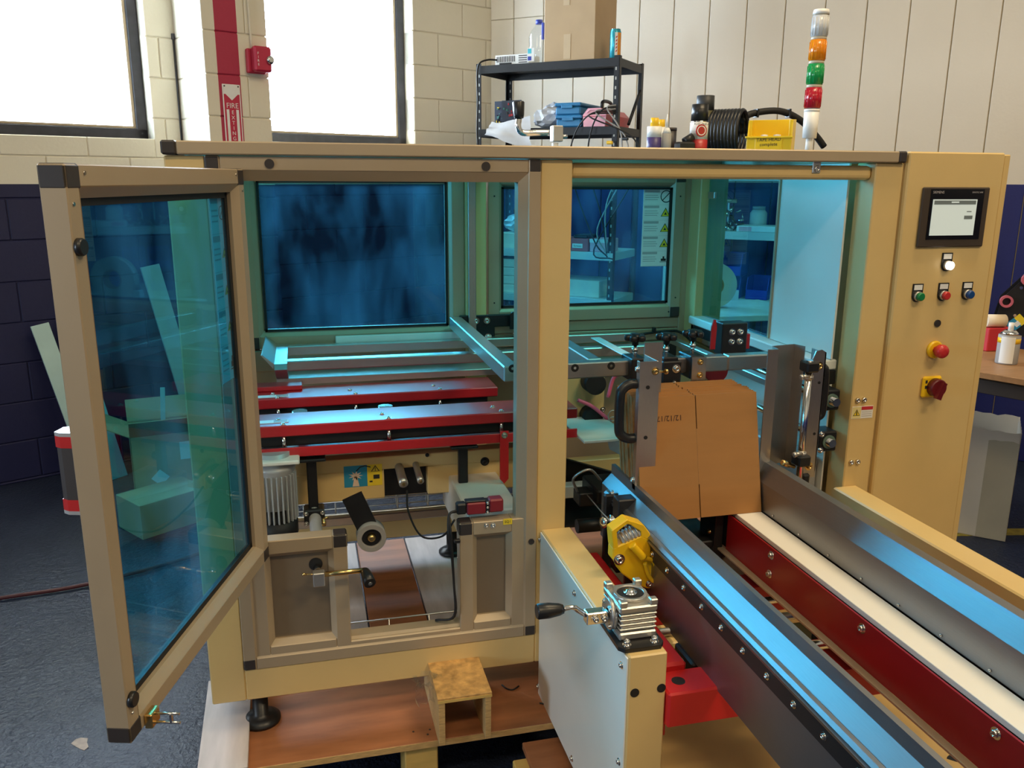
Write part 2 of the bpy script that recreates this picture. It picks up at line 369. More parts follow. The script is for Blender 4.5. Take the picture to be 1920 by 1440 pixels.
for i, (a, b, z0, z1) in enumerate(OPEN):
    s = Sh()
    for q in ((a, b, z0, z0+.055), (a, b, z1-.05, z1), (a, a+.05, z0, z1), (b-.055, b, z0, z1)): s.box(q[0], q[1], .10, .15, q[2], q[3], .004)
    w = s.xf(WM).obj('window_%d' % (i+1), DKFRAME, None, 'structure')
    Sh().box(a+.05, b-.055, .122, .126, z0+.055, z1-.05).xf(WM).obj('pane', GLASS, w)
    Sh().box(b-.072, b-.056, .108, .122, z0+.055, z1-.05, .002).box(a+.05, b-.056, .108, .122, z0+.055, z0+.068, .002).xf(WM).obj('glazing_bead', ALU, w)
    c = WM @ Vector(((a+b)/2, .16, (z0+z1)/2)); area('sky_portal', c, c+WM.to_3x3() @ Vector((0, -1, 0)), b-a, z1-z0, 1, (1, 1, 1), True)
# panelled wall
wall_r = Sh().box(-.3, 6.2, .012, .2, 0, 4.6).xf(KM).obj('wall_right', mat('panel_gap', (.42, .36, .22), .8), None, 'structure')
for k in range(0, 27):
    a = -.045+.2225*k; b = a+.2225
    a = max(a, 0)+.0025; b -= .0025
    zs = (0, 2.61, 4.6) if k in (0, 1, 2) else (0, 4.6)
    for z0, z1 in zip(zs[:-1], zs[1:]): Sh().box(a, b, 0, .02, z0+.0015, z1-.0015, .003).xf(KM).obj('wall_panel', PANP, wall_r)
# remaining walls of the hall (behind and beside the photographer) with the daylight opening on the left
wl = Sh(); A0, A1, AZ0, AZ1 = -2.3, -1.2, 1.0, 2.1
for y0, y1, z0, z1 in ((-6, A0, 0, 4.6), (A1, 1.2, 0, 4.6), (A0, A1, 0, AZ0), (A0, A1, AZ1, 4.6)): wl.box(-4.75, -4.6, y0, y1, z0, z1)
wl.obj('wall_left', PLAIN, None, 'structure')
wf = Sh(); wf.box(-4.75, -4.7, A0, A1, AZ0, AZ0+.06).box(-4.75, -4.7, A0, A1, AZ1-.06, AZ1).box(-4.75, -4.7, A0, A0+.06, AZ0, AZ1).box(-4.75, -4.7, A1-.06, A1, AZ0, AZ1)
w3 = wf.obj('window_3', DKFRAME, None, 'structure'); B('pane', -4.73, -4.725, A0+.06, A1-.06, AZ0+.06, AZ1-.06, GLASS, w3, 0)
area('sky_portal', (-4.76, (A0+A1)/2, (AZ0+AZ1)/2), (0, (A0+A1)/2, (AZ0+AZ1)/2), A1-A0, AZ1-AZ0, 1, (1, 1, 1), True)
B('wall_front', -4.75, 7.5, -6.15, -6, 0, 4.6, PLAIN, None, 0, 'structure')
B('wall_side', 6.0, 6.2, -6, 0.1, 0, 4.6, PLAIN, None, 0, 'structure')

# ------------------------------------------------------------------ the carton erector
E0 = thing('carton_erector', 'large cream and red carton erecting machine with blue tinted panes, standing on a pallet', 'machine', (.8, .4, .167))
def P(name, x0, x1, y0, y1, z0, z1, m, bev=.003, par=None): return B(name, x0, x1, y0, y1, z0, z1, m, par or E0, bev)
# painted steel frame
P('post', -.278, -.195, 0, .08, .262, 1.605, CREAM)
P('post', .566, .646, 0, .08, .262, 1.605, CREAM)
rp = P('post', 1.487, 1.573, 0, .08, .20, 1.606, CREAM)
P('bottom_rail', -.195, .566, 0, .08, .262, .349, CREAM)
P('bottom_rail', .646, 1.487, .02, .08, .262, .349, CREAM)
hr = Sh().box(.646, 1.487, .012, .07, 1.562, 1.599, .012, seg=3).obj('header_rail', CREAM, E0)
for x, y0, y1 in ((-.278, .08, .92), (1.49, .08, .92)): P('side_rail', x, x+.08, y0, y1, .262, .345, CREAM)
P('bottom_rail', -.278, 1.57, .92, 1.0, .262, .345, CREAM)
P('post', -.278, -.2, .93, 1.01, .262, 1.606, CREAM); P('post', .566, .64, .96, 1.03, .262, 1.606, CREAM); P('post', 1.43, 1.54, .9, 1.01, .262, 1.606, CREAM)
for x, y in ((-.167, .05), (.5, .95), (-.2, .95), (1.53, .05), (1.5, .95)):
    Sh().lathe((x, y, .1675), (0, 0, 1), ((0, .05), (.008, .05), (.018, .035), (.024, .02), (.10, .02)), 24).obj('levelling_foot', BLACK, E0)
# roof frame
rf = Sh().box(-.25, 1.545, -.015, .05, 1.607, 1.636, .003).obj('roof_frame', ALU, E0)
Sh().box(-.25, 1.545, .95, 1.01, 1.607, 1.636, .003).obj('frame_bar', ALU, rf)
Sh().box(-.28, -.24, .05, .95, 1.607, 1.636, .003).obj('frame_bar', ALU, rf); Sh().box(1.53, 1.568, .05, .95, 1.607, 1.636, .003).obj('frame_bar', ALU, rf)
Sh().box(.62, .66, .05, .95, 1.607, 1.636, .003).obj('frame_bar', ALU, rf)
for x0, x1 in ((-.281, -.2495), (1.5445, 1.569)):
    for y0, y1 in ((-.016, .051), (.949, 1.011)): B('corner_cap', x0, x1, y0, y1, 1.6065, 1.6365, CAP, rf, .004)
P('roof_pane', -.245, .625, .045, .955, 1.622, 1.628, ACRYL, 0); P('roof_pane', .655, 1.535, .045, .955, 1.622, 1.628, ACRYL, 0)

def profile_frame(name, x0, x1, z0, z1, y, w, lip, par, caps='tl tr bl br', sides='lrtb', m=ALU, th=.05):
    """aluminium door-type profile: flat outer face, sloping inner lip, plastic corner caps"""
    s = Sh(); c = .001
    def bar(a0, a1, b0, b1): s.box(a0, a1, y, y+th, b0, b1, .002)
    def lipbar(poly, ax, a, b): s.prism(poly, ax, a, b)
    if 'l' in sides: bar(x0, x0+w, z0, z1); lipbar([(x0+w, y+.002), (x0+w+lip, y+.016), (x0+w+lip, y+th), (x0+w, y+th)], 'z', z0+w, z1-w)
    if 'r' in sides: bar(x1-w, x1, z0, z1); lipbar([(x1-w, y+.002), (x1-w-lip, y+.016), (x1-w-lip, y+th), (x1-w, y+th)], 'z', z0+w, z1-w)
    if 't' in sides: bar(x0+w+.0002, x1-w-.0002, z1-w, z1); lipbar([(y+.002, z1-w), (y+.016, z1-w-lip), (y+th, z1-w-lip), (y+th, z1-w)], 'x', x0+w, x1-w)
    if 'b' in sides: bar(x0+w+.0002, x1-w-.0002, z0, z0+w); lipbar([(y+.002, z0+w), (y+.016, z0+w+lip), (y+th, z0+w+lip), (y+th, z0+w)], 'x', x0+w, x1-w)
    o = s.obj(name, m, par)
    for k in caps.split():
        cx = (x0-c, x0+w) if k[1] == 'l' else (x1-w, x1+c); cz = (z0-c, z0+w) if k[0] == 'b' else (z1-w, z1+c)
        B('corner_cap', cx[0], cx[1], y-c, y+th+c, cz[0], cz[1], CAP, o, .004)
    return o
ds = profile_frame('door_surround', -.195, .566, .349, 1.605, -.004, .031, .022, E0)
for px, py in ((505, 307), (911, 312)):
    q = at(px, py, -.004); CY('hole_plug', q, q+Vector((0, -.003, 0)), .0105, CAP, ds, 20)
for px, py in ((460, 1077), (996, 1015)):
    q = at(px, py, -.004); CY('hole_plug', q, q+Vector((0, -.003, 0)), .008, CAP, ds, 16)
# lower panels of the door surround
for x0, x1, cap in ((-.164, .073, 'tr'), (.36, .535, 'tl')):
    pf = profile_frame('panel_frame', x0, x1, .37, .692, 0, .036, .012, E0, cap, 'lrtb', th=.042)
    B('panel_sheet', x0+.04, x1-.04, .022, .026, .40, .65, PANEL, pf, 0)
P('sill_profile', .07, .362, 0, .045, .37, .395, ALU)
pf2 = pf
for px in (912, 924): bolt(at(px, 985, 0), (0, -1, 0), .0045, pf2)
q = at(952, 978, -.001); lb = B('cable_tag', q.x-.012, q.x+.012, -.0015, 0, q.z-.008, q.z+.008, PRINTY, pf2, 0); text('tag_print', 'SQ1', .010, frameM((q.x, -.0017, q.z), (1, 0, 0), (0, 0, 1)), PRINTK, pf2, .0001)
# height crank through the lower panel
q = at(592, 1058, .02)
CY('crank_hole', (q.x, .0205, q.z), (q.x, .0225, q.z), .017, RUBBER, E0, 24)
ck = CY('panel_crank', (q.x+.002, .03, q.z-.008), (q.x+.006, -.03, q.z-.010), .009, CHROME, E0)
B('crank_hub', q.x-.008, q.x+.020, -.052, -.028, q.z-.028, q.z+.008, CASTAL, ck, .002)
a = at(607, 1077, -.04); b = at(684, 1069, -.04); c = at(570, 1077, -.04)
CY('crank_arm', a, b, .0065, BRASS, ck); CY('clamp_screw', c, a, .0022, BRASS, ck, 8); Sh().lathe(c, (1, 0, 0), ((-.004, .004), (.003, .004)), 8).obj('screw_head', BRASS, ck)
e = at(694, 1094, -.085); Sh().lathe(b, e-b, ((0, .009), (.012, .0125), (.03, .0145), ((e-b).length, .0145)), 20).obj('crank_grip', BLACK, ck)
CY('grip_screw', e, e+(e-b).normalized()*.002, .005, CHROME, ck)

# safety door, swung open
HG = Vector((-.135, -.006, 0)); OUT = Vector((-.331, -.682, 0)); tdir = (OUT-HG).normalized(); DW = (OUT-HG).length
DM = Matrix(((tdir.x, -tdir.y, 0, HG.x), (tdir.y, tdir.x, 0, HG.y), (0, 0, 1, 0), (0, 0, 0, 1)))   # local x to the handle edge, local -y the outside... y towards the viewer
DZ0, DZ1, DB = .657, 1.577, .032
s = Sh(); T0, T1 = -.02, .02
for x0, x1, z0, z1 in ((0, DB, DZ0, DZ1), (DW-DB, DW, DZ0, DZ1), (DB+.0002, DW-DB-.0002, DZ0, DZ0+DB), (DB+.0002, DW-DB-.0002, DZ1-DB, DZ1)): s.box(x0, x1, T0, T1, z0, z1, .002)
L = .016
s.prism([(DB, T1), (DB+L, T1-.014), (DB+L, T0), (DB, T0)], 'z', DZ0+DB, DZ1-DB); s.prism([(DW-DB, T1), (DW-DB-L, T1-.014), (DW-DB-L, T0), (DW-DB, T0)], 'z', DZ0+DB, DZ1-DB)
s.prism([(T1, DZ0+DB), (T1-.014, DZ0+DB+L), (T0, DZ0+DB+L), (T0, DZ0+DB)], 'x', DB, DW-DB); s.prism([(T1, DZ1-DB), (T1-.014, DZ1-DB-L), (T0, DZ1-DB-L), (T0, DZ1-DB)], 'x', DB, DW-DB)
door = s.xf(DM).obj('safety_door', ALU, E0)
def D(name, x0, x1, y0, y1, z0, z1, m, bev=.002): return Sh().box(x0, x1, y0, y1, z0, z1, bev).xf(DM).obj(name, m, door)
for x0, x1 in ((-.001, DB+.006), (DW-DB-.006, DW+.001)):
    for z0, z1 in ((DZ0-.001, DZ0+DB), (DZ1-DB-.004, DZ1+.001)): D('corner_cap', x0, x1, T0-.001, T1+.001, z0, z1, CAP, .004)
g = Sh()
for x0, x1, z0, z1 in ((DB+L, DB+L+.014, DZ0+DB+L, DZ1-DB-L), (DW-DB-L-.012, DW-DB-L, DZ0+DB+L, DZ1-DB-L), (DB+L, DW-DB-L, DZ0+DB+L, DZ0+DB+L+.012), (DB+L, DW-DB-L, DZ1-DB-L-.012, DZ1-DB-L)): g.box(x0, x1, -.012, -.002, z0, z1)
g.xf(DM).obj('gasket', RUBBER, door)
D('pane', DB+L-.005, DW-DB-L+.005, -.009, -.005, DZ0+DB+L-.005, DZ1-DB-L+.005, ACRYL, 0)
for z in (DZ1-.115, DZ0+.075):
    Sh().lathe((DW-.012, T1, z), (0, 1, 0), ((0, .013), (.006, .013), (.009, .011)), 24).xf(DM).obj('rubber_buffer', BLACK, door)
for x, z in ((.045, DZ1-.012), (.012, DZ1-.045), (DW-.05, DZ1-.012), (DW-.012, DZ1-.055), (DW-.012, DZ0+.05)):
    Sh().cyl((x, T1, z), (x, T1+.0015, z), .003, seg=8).xf(DM).obj('frame_screw', CHROME, door)
# outside handle with red ends, standing off the outer stile
hx, hz = DW-.034, 1.117
hd = Sh().prism([(hx-.012, -.055), (hx+.012, -.055), (hx+.018, -.045), (hx+.018, -.021), (hx-.018, -.021), (hx-.018, -.045)], 'z', hz-.042, hz+.042).xf(DM).obj('door_handle', mat('brown_grey_handle', (.05, .042, .04), .5), door)
for z0, z1, m in ((hz+.042, hz+.060, BTN_R), (hz-.060, hz-.042, BTN_R), (hz+.060, hz+.066, MOTOR), (hz-.066, hz-.060, MOTOR)):
    o = Sh().prism([(hx-.013, -.056), (hx+.013, -.056), (hx+.019, -.045), (hx+.019, -.021), (hx-.019, -.021), (hx-.019, -.045)], 'z', z0, z1).xf(DM).obj('handle_end', m, door)
# latch tongue at the bottom
Sh().box(DW-.075, DW-.045, T1, T1+.014, DZ0-.005, DZ0+.022, .002).xf(DM).obj('latch', BRASS, door)
Sh().cyl((DW-.06, T1+.01, DZ0+.016), (DW-.06, T1+.055, DZ0+.016), .0025).cyl((DW-.06, T1+.01, DZ0-.001), (DW-.06, T1+.055, DZ0-.001), .0025).box(DW-.063, DW-.057, T1+.038, T1+.042, DZ0-.001, DZ0+.016).xf(DM).obj('latch_pin', CHROME, door)
# hinges
for z in (DZ0+.1, DZ1-.12): Sh().cyl((-.004, .0, z-.03), (-.004, .0, z+.03), .008).xf(DM).obj('hinge', CAP, door)

def warning_sheet(o, x, z, w, h, par, n=5, mirror=False):
    """paper sheet with rows of header bar, text block, triangle; o = top-left corner, x right, z up"""
    x, z, o = Vector(x), Vector(z), Vector(o); nn = x.cross(z)*1.0; d = -nn.normalized()*-.0006
    def quad(u0, u1, v0, v1, lift): return [o+x*u+z*(-v)+nn*lift for u, v in ((u0, v1), (u1, v1), (u1, v0), (u0, v0))]
    s = Sh()
    a = quad(0, w, 0, h, 0); b = quad(0, w, 0, h, .0008); s.mesh(a+b, [(3, 2, 1, 0), (4, 5, 6, 7), (0, 1, 5, 4), (1, 2, 6, 5), (2, 3, 7, 6), (3, 0, 4, 7)])
    sh = s.obj('warning_sheet', PAPER, par)
    rh = h/n; gb = Sh(); trs = []; bl = Sh(); tx = Sh()
    def tri(S_, cu, cv, r, lift): S_.mesh([o+x*(cu+r*math.sin(t))+z*(-(cv-r*math.cos(t)))+nn*lift for t in (0, -2*PI/3, 2*PI/3)], [(0, 1, 2)])
    for i in range(n):
        v = i*rh
        gb.quad(*quad(w*.04, w*.56, v+rh*.04, v+rh*.2, .0012))
        for k in range(3): tx.quad(*quad(w*.06, w*(.5+.04*(k % 2)), v+rh*(.36+.14*k), v+rh*(.40+.14*k), .0012))
        gb.quad(*quad(0, w, v+rh*.985, v+rh*.995, .0012))
        if 0 < i < n-1:
            tri(bl, w*.79, v+rh*.55, w*.19, .0012); trs.append((v+rh*.56,)); tri(bl, w*.79, v+rh*.57, w*.06, .0016)
        elif i == 0:
            for k in range(24):
                t0, t1 = 2*PI*k/24, 2*PI*(k+1)/24
                bl.mesh([o+x*(w*.79+r*math.sin(t))+z*(-(v+rh*.45-r*math.cos(t)))+nn*.0012 for r, t in ((w*.17, t0), (w*.2, t0), (w*.2, t1), (w*.17, t1))], [(0, 1, 2, 3)])
            bl.mesh([o+x*(w*.79+p)+z*(-(v+rh*.45+q_))+nn*.0014 for p, q_ in ((-w*.13, w*.11), (-w*.11, w*.13), (w*.13, -w*.11), (w*.11, -w*.13))], [(0, 1, 2, 3)])
        else:
            for c0, c1, d0, d1 in ((.66, .92, .70, .73), (.70, .88, .5, .66), (.76, .82, .35, .5)): bl.quad(*quad(w*c0, w*c1, v+rh*d0, v+rh*d1, .0012))
    gb.obj('grey_header', GREYPR, sh, 'stuff'); tx.obj('text_lines', GREYPR, sh, 'stuff'); bl.obj('symbol', PRINTK, sh, 'stuff')
    for (cv,) in trs: tr = Sh(); tri(tr, w*.79, cv, w*.155, .0014); tr.obj('yellow_triangle', PRINTY, sh)
    return sh
o = DM @ Vector((.125, -.011, DZ1-.055)); warning_sheet(o, DM.to_3x3() @ Vector((-1, 0, 0)), (0, 0, 1), .075, .40, door)

# rear wall of the machine: blue windows in aluminium frames
r1 = profile_frame('rear_window', -.20, .565, .98, 1.605, .985, .045, .02, E0, 'bl', 'lrtb', th=.04)
B('pane', -.14, .505, 1.0, 1.005, 1.04, 1.55, ACRYL, r1, 0)
g = Sh()
for x0, x1, z0, z1 in ((-.136, -.128, 1.04, 1.55), (.497, .505, 1.04, 1.55), (-.136, .505, 1.04, 1.048), (-.136, .505, 1.544, 1.552)): g.box(x0, x1, .992, 1.0, z0, z1)
g.obj('gasket', RUBBER, r1)
P('slotted_rail', .572, .60, .948, .96, .9, 1.56, STEELZ, .002)
r2 = profile_frame('rear_door', .65, 1.405, 1.045, 1.59, .975, .042, .016, E0, 'br tr', 'lrtb', th=.04)
B('pane', .70, 1.355, .99, .995, 1.105, 1.535, ACRYL, r2, 0)
g = Sh()
for x0, x1, z0, z1 in ((.70, .708, 1.1, 1.53), (1.347, 1.357, 1.1, 1.53), (.70, 1.357, 1.1, 1.108), (.70, 1.357, 1.524, 1.532)): g.box(x0, x1, .982, .99, z0, z1)
g.obj('gasket', RUBBER, r2)
for x, z in ((.672, 1.12), (.672, 1.50), (1.385, 1.12), (1.385, 1.50), (1.36, 1.066)): CY('frame_screw', (x, .975, z), (x, .973, z), .003, BLACK, r2, 8)
warning_sheet((1.243, .9895, 1.525), (1, 0, 0), (0, 0, 1), .115, .285, r2)
P('rear_sill', .64, 1.42, .985, 1.02, 1.003, 1.043, ALU); P('rear_sill', .64, 1.42, .985, 1.02, .955, 1.0, ALU)
rs = P('rear_sill', .64, 1.42, .975, 1.02, .88, .952, ALU); B('corner_cap', 1.36, 1.402, .973, .985, .885, .945, CAP, rs, .003)
P('rear_sill', -.195, .565, .985, 1.02, .90, .975, ALU); P('rear_panel', -.195, .565, .990, .995, .40, .90, ALU, 0); P('rear_panel', .64, 1.43, .990, .995, .40, .88, ALU, 0); P('rear_strip', 1.4055, 1.432, .98, 1.0, .88, 1.60, ALU, .001)
# cable along the rear sill
cb = TU('rear_cable', [(.72, .968, .972), (.95, .966, .973), (1.10, .966, .967), (1.26, .966, .985), (1.36, .966, .992), (1.41, .96, .985), (1.44, .90, .95)], .005, RUBBER, E0)
for x, z in ((.97, .98), (1.30, .997)): B('cable_clip', x-.006, x+.006, .958, .976, z-.01, z+.012, BLACK, cb, .002)
# right side: window and white panel, sill, lower panel
P('side_panel', 1.463, 1.469, .0805, .418, 1.06, 1.606, CREAM2, 0)
sd = P('side_pane', 1.463, 1.468, .424, .90, 1.06, 1.606, ACRYL, 0)
P('pane_edge', 1.458, 1.470, .412, .426, 1.06, 1.606, ALU)
q = atX(1338, 366, 1.46); B('pane_clip', 1.452, 1.463, q.y-.02, q.y+.03, q.z-.012, q.z+.012, CASTAL, sd, .002)
P('side_sill', 1.418, 1.486, .0805, .92, 1.028, 1.058, CREAM2, .004)
P('side_sill', 1.43, 1.486, .0805, .92, .985, 1.026, BLACKM, .002)
P('lower_side_panel', 1.470, 1.475, .0805, .92, .35, .985, CREAM2, 0)
P('left_side_pane'.replace('left_', ''), -.245, -.24, .08, .93, .95, 1.605, ACRYL, 0)

# control cabinet
cab = P('control_cabinet', 1.576, 1.905, .004, .55, .48, 1.632, CREAM, .004)
B('cabinet_door', 1.5765, 1.880, -.014, .004, .485, 1.636, CREAM, cab, .004)
B('door_edge', 1.884, 1.906, -.006, .004, .48, 1.632, CREAM, cab, .003)
B('cabinet_base', 1.60, 1.89, .02, .53, .30, .48, CAP, cab, .003)
YC = -.0145
def onc(px, py): return at(px, py, YC)
c = [onc(*p) for p in ((1730, 352), (1853, 350), (1840, 462), (1714, 464))]
def panel_quad(name, pts, y0, y1, m, par, bev=.002):
    return Sh().prism([(p.x, p.z) for p in pts], 'y', y0, y1, bev=bev).obj(name, m, par)
x0, x1, z0, z1 = 1.629, 1.831, 1.327, 1.512
x0 = (c[0].x+c[3].x)/2; x1 = (c[1].x+c[2].x)/2; z0 = (c[2].z+c[3].z)/2; z1 = (c[0].z+c[1].z)/2
W_, H_ = x1-x0, z1-z0
tp = B('touch_panel', x0, x1, YC-.008, YC, z0, z1, mat('bronze_bezel', (.075, .055, .040), .4, .3), cab, .003)
B('glass_face', x0+W_*.11, x1-W_*.09, YC-.0095, YC-.008, z0+H_*.13, z1-H_*.03, mat('black_glass', (.008, .008, .008), .12), cab, .0005)
sx0, sx1, sz0, sz1 = x0+W_*.15, x1-W_*.19, z0+H_*.20, z1-H_*.20
B('screen', sx0, sx1, YC-.0105, YC-.0095, sz0, sz1, SCREEN, cab, 0)
B('screen_bar', sx0+.004, sx1-.004, YC-.0109, YC-.0105, sz1-H_*.085, sz1-.003, SCRBAR, cab, 0)
B('screen_key', sx1-W_*.17, sx1-W_*.045, YC-.0109, YC-.0105, sz0+H_*.27, sz0+H_*.33, SCRBAR, cab, 0)
def ct(name, s, size, x, z, m, y=YC-.0098): return text(name, s, size, frameM((x, y, z), (1, 0, 0), (0, 0, 1)), m, cab, .0001)
B('screen_title', (sx0+sx1)/2-.012, (sx0+sx1)/2+.012, YC-.0113, YC-.0109, sz1-H_*.058, sz1-H_*.035, SCREEN, cab, 0); B('screen_caption', sx1-W_*.14, sx1-W_*.07, YC-.0109, YC-.0105, sz0+H_*.39, sz0+H_*.405, SCRBAR, cab, 0)
ct('maker_print', 'SIEMENS', .0095, x0+W_*.22, z1-H_*.085, GREYPR); ct('model_print', 'SIMATIC HMI', .006, x1-W_*.20, z1-H_*.085, GREYPR)
def push_button(px, py, m, lit=False):
    q = onc(px, py); lx, lz = q.x, q.z
    pl = Sh().prism([(lx-.0165, lz+.028), (lx+.0165, lz+.028), (lx+.0165, lz-.006)] + [(lx+.0165*math.cos(t), lz-.006+.0165*math.sin(t)) for t in [-PI*k/8 for k in range(1, 8)]] + [(lx-.0165, lz-.006)], 'y', YC-.003, YC).obj('button_plate', BLACK, cab)
    B('button_tag', lx-.013, lx+.013, YC-.0036, YC-.003, lz+.011, lz+.025, PAPER, pl, 0)
    Sh().lathe((lx, YC-.003, lz-.006), (0, -1, 0), ((0, .0135), (.008, .0135), (.009, .012)), 20).obj('button_ring', CASTAL, pl)
    Sh().lathe((lx, YC-.012, lz-.006), (0, -1, 0), ((0, .0115), (.008, .0115), (.0105, .009)), 20).obj('button_lamp' if lit else 'button_head', m, pl)
push_button(1774, 493, LIT, True); push_button(1719, 551, BTN_G); push_button(1767, 549, BTN_R); push_button(1812, 547, BTN_B)
q = onc(1757, 606); CY('hole_plug', q, q+Vector((0, -.004, 0)), .010, CAP, cab, 20)
q = onc(1751, 655); es = Sh().lathe(q, (0, -1, 0), ((0, .025), (.006, .025), (.009, .021)), 28).obj('stop_button', YELLOW, cab)
Sh().lathe(q+Vector((0, -.009, 0)), (0, -1, 0), ((0, .011), (.012, .011), (.014, .019), (.026, .0195), (.032, .016), (.034, .006)), 28).obj('stop_head', BTN_R, es)
q = onc(1743, 724); ms = B('main_switch', q.x-.031, q.x+.031, YC-.012, YC, q.z-.031, q.z+.031, YELLOW, cab, .005)
kn = Sh().lathe(q+Vector((.006, -.012, 0)), (0, -1, 0), ((0, .026), (.018, .026), (.021, .023)), 28).obj('switch_knob', mat('dark_red_plastic', (.13, .008, .01), .35), ms)
Sh().prism([(-.006, -.02), (.006, -.02), (.008, .03), (-.008, .03)], 'y', 0, .014).xf(Matrix.Translation(q+Vector((.006, -.047, 0))) @ Matrix.Rotation(math.radians(200), 4, 'Y')).obj('knob_grip', MATS['dark_red_plastic'], ms)
for dz in (.012, -.004): B('switch_mark', q.x-.026, q.x-.019, YC-.0125, YC-.012, q.z+dz, q.z+dz+.009, PRINTK, ms, 0)
for px, py in ((1607, 750), (1619, 749), (1595, 866), (1607, 865)):
    q = at(px, py, 0); bolt(q, (0, -1, 0), .007, rp, CHROME, washer=False)
q = at(1617, 773, -.001); st = B('hazard_sticker', q.x-.034, q.x+.034, -.001, 0, q.z-.018, q.z+.018, PAPER, rp, 0)
B('red_header', q.x-.004, q.x+.033, -.0015, -.001, q.z+.007, q.z+.0165, PRINTR, rp, 0); B('yellow_field', q.x-.033, q.x-.005, -.0014, -.001, q.z-.017, q.z+.0165, mat('pale_yellow_print', (.8, .68, .3), .6), rp, 0)
Sh().mesh([(q.x-.019+.013*math.sin(t), -.0017, q.z-.003+.013*math.cos(t)) for t in (0, 2*PI/3, 4*PI/3)], [(2, 1, 0)]).obj('hazard_triangle', PRINTK, rp)
Sh().mesh([(q.x-.019+.010*math.sin(t), -.0019, q.z-.003+.010*math.cos(t)) for t in (0, 2*PI/3, 4*PI/3)], [(2, 1, 0)]).obj('hazard_triangle', PRINTY, rp)
B('hazard_bolt_mark', q.x-.0205, q.x-.0175, -.0022, -.0019, q.z-.007, q.z+.004, PRINTK, rp, 0)
for k in range(3): B('print_line', q.x-.002, q.x+.03, -.0014, -.001, q.z-.012+.006*k, q.z-.0105+.006*k, GREYPR, rp, 0)
q = at(1530, 316, .012); bolt(q, (0, -1, 0), .008, hr); B('hook_plate', q.x-.012, q.x+.012, .008, .012, q.z-.012, q.z+.03, CASTAL, hr, .002)
# outrigger arm below the cabinet
P('outrigger_arm', 1.455, 1.53, -.70, 0, .64, .70, CREAM, .004)

# ---------------- inside: belt drives, tube frames
def belt_drive(y0, y1, x0, x1, zt):
    bd = P('belt_cover', x0, x1, y0, y1, zt-.032, zt, RED, .003)
    P('belt', x0+.01, x1-.03, y0+.02, y1-.02, zt-.066, zt-.033, RUBBER, .004, bd)
    P('belt_guard', x0, x1, y0, y0+.004, zt-.092, zt-.064, RED, .001, bd); P('belt_floor', x0, x1, y0+.004, y1, zt-.092, zt-.088, RED, .001, bd)
    for fx in (.12, .42, .76):
        x = x0+(x1-x0)*fx
        CY('spacer_stud', (x, y0+.012, zt-.07), (x, y0+.012, zt-.031), .006, CHROME, bd, 12)
        bolt((x, y0+.012, zt), (0, 0, 1), .005, bd); bolt((x-.015, y0+.06, zt), (0, 0, 1), .005, bd)
    return bd
bd1 = belt_drive(.30, .433, -.19, .775, .898)
bd2 = belt_drive(.60, .75, -.19, .60, .899)
B('cover_step', -.19, -.02, .695, .76, .90, .915, RED, bd2, .002)
for bd, y in ((bd1, .33), (bd2, .62)):
    st = B('warning_sticker', -.155, -.06, y, y+.03, .8985, .8995, PAPER, bd, 0); B('sticker_field', -.10, -.064, y+.004, y+.026, .8995, .8999, GREYPR, bd, 0)
for x in (-.03, .22): CY('drive_roller', (x, .46, .80), (x, .46, .895), .022, CHROME, E0, 20)
P('dark_drive_bed', -.19, .70, .436, .598, .80, .83, RUBBER, .002)
# pointer arm
pa = Sh(); q = at(945, 815, .294)
pa.prism([(q.x-.013, q.z+.012), (q.x+.013, q.z+.012), (q.x+.013, q.z-.135), (q.x, q.z-.15), (q.x-.013, q.z-.135)], 'y', .288, .294)
pa = pa.obj('pointer_arm', RED, E0); bolt((q.x, .288, q.z), (0, -1, 0), .006, pa)
# lower carriage beam with cut-out, stickers
zb0, zb1, yb = .625, .755, .40
cbm = Sh(); xa, xb_, xc, xd = -.19, .205, .335, .72
cbm.box(xa, xd, yb, yb+.05, .715, zb1, .002).box(xa, xb_, yb, yb+.05, zb0, .715, .002).box(xc, xd, yb, yb+.05, zb0, .715, .002)
cbm = cbm.obj('carriage_beam', CREAM, E0)
B('beam_recess', xb_-.01, xc+.01, yb+.03, yb+.049, zb0-.005, .72, BLACKM, cbm, 0)
a = at(681, 892, yb); lw, lh = .056, .033
B('shock_sticker', a.x-lw, a.x+.012, yb-.001, yb, a.z-lh, a.z+lh, PRINTB, cbm, 0); B('yellow_field', a.x+.012, a.x+lw, yb-.001, yb, a.z-lh, a.z+lh, PRINTY, cbm, 0)
hand = Sh()
for t in [2*PI*k/9 for k in range(9)]:
    hand.mesh([(a.x-.022+.022*math.cos(t+d)*r, yb-.0016, a.z+.002+.016*math.sin(t+d)*r) for d, r in ((-.3, .45), (0, 1), (.3, .45))] + [(a.x-.022, yb-.0016, a.z+.002)], [(0, 1, 2, 3)])
hand.prism([(a.x-.032, a.z-lh+.002), (a.x-.012, a.z-lh+.002), (a.x-.018, a.z), (a.x-.026, a.z)], 'y', yb-.0016, yb-.0012).obj('hand_symbol', mat('skin_print', (.75, .55, .42), .6), cbm)
Sh().mesh([(a.x+.036+.015*math.sin(t), yb-.0016, a.z+.018+.013*math.cos(t)) for t in (0, 2*PI/3, 4*PI/3)], [(2, 1, 0)]).obj('symbol', PRINTK, cbm)
Sh().mesh([(a.x+.036+.011*math.sin(t), yb-.002, a.z+.0175+.0095*math.cos(t)) for t in (0, 2*PI/3, 4*PI/3)], [(2, 1, 0)]).obj('symbol', PRINTY, cbm)
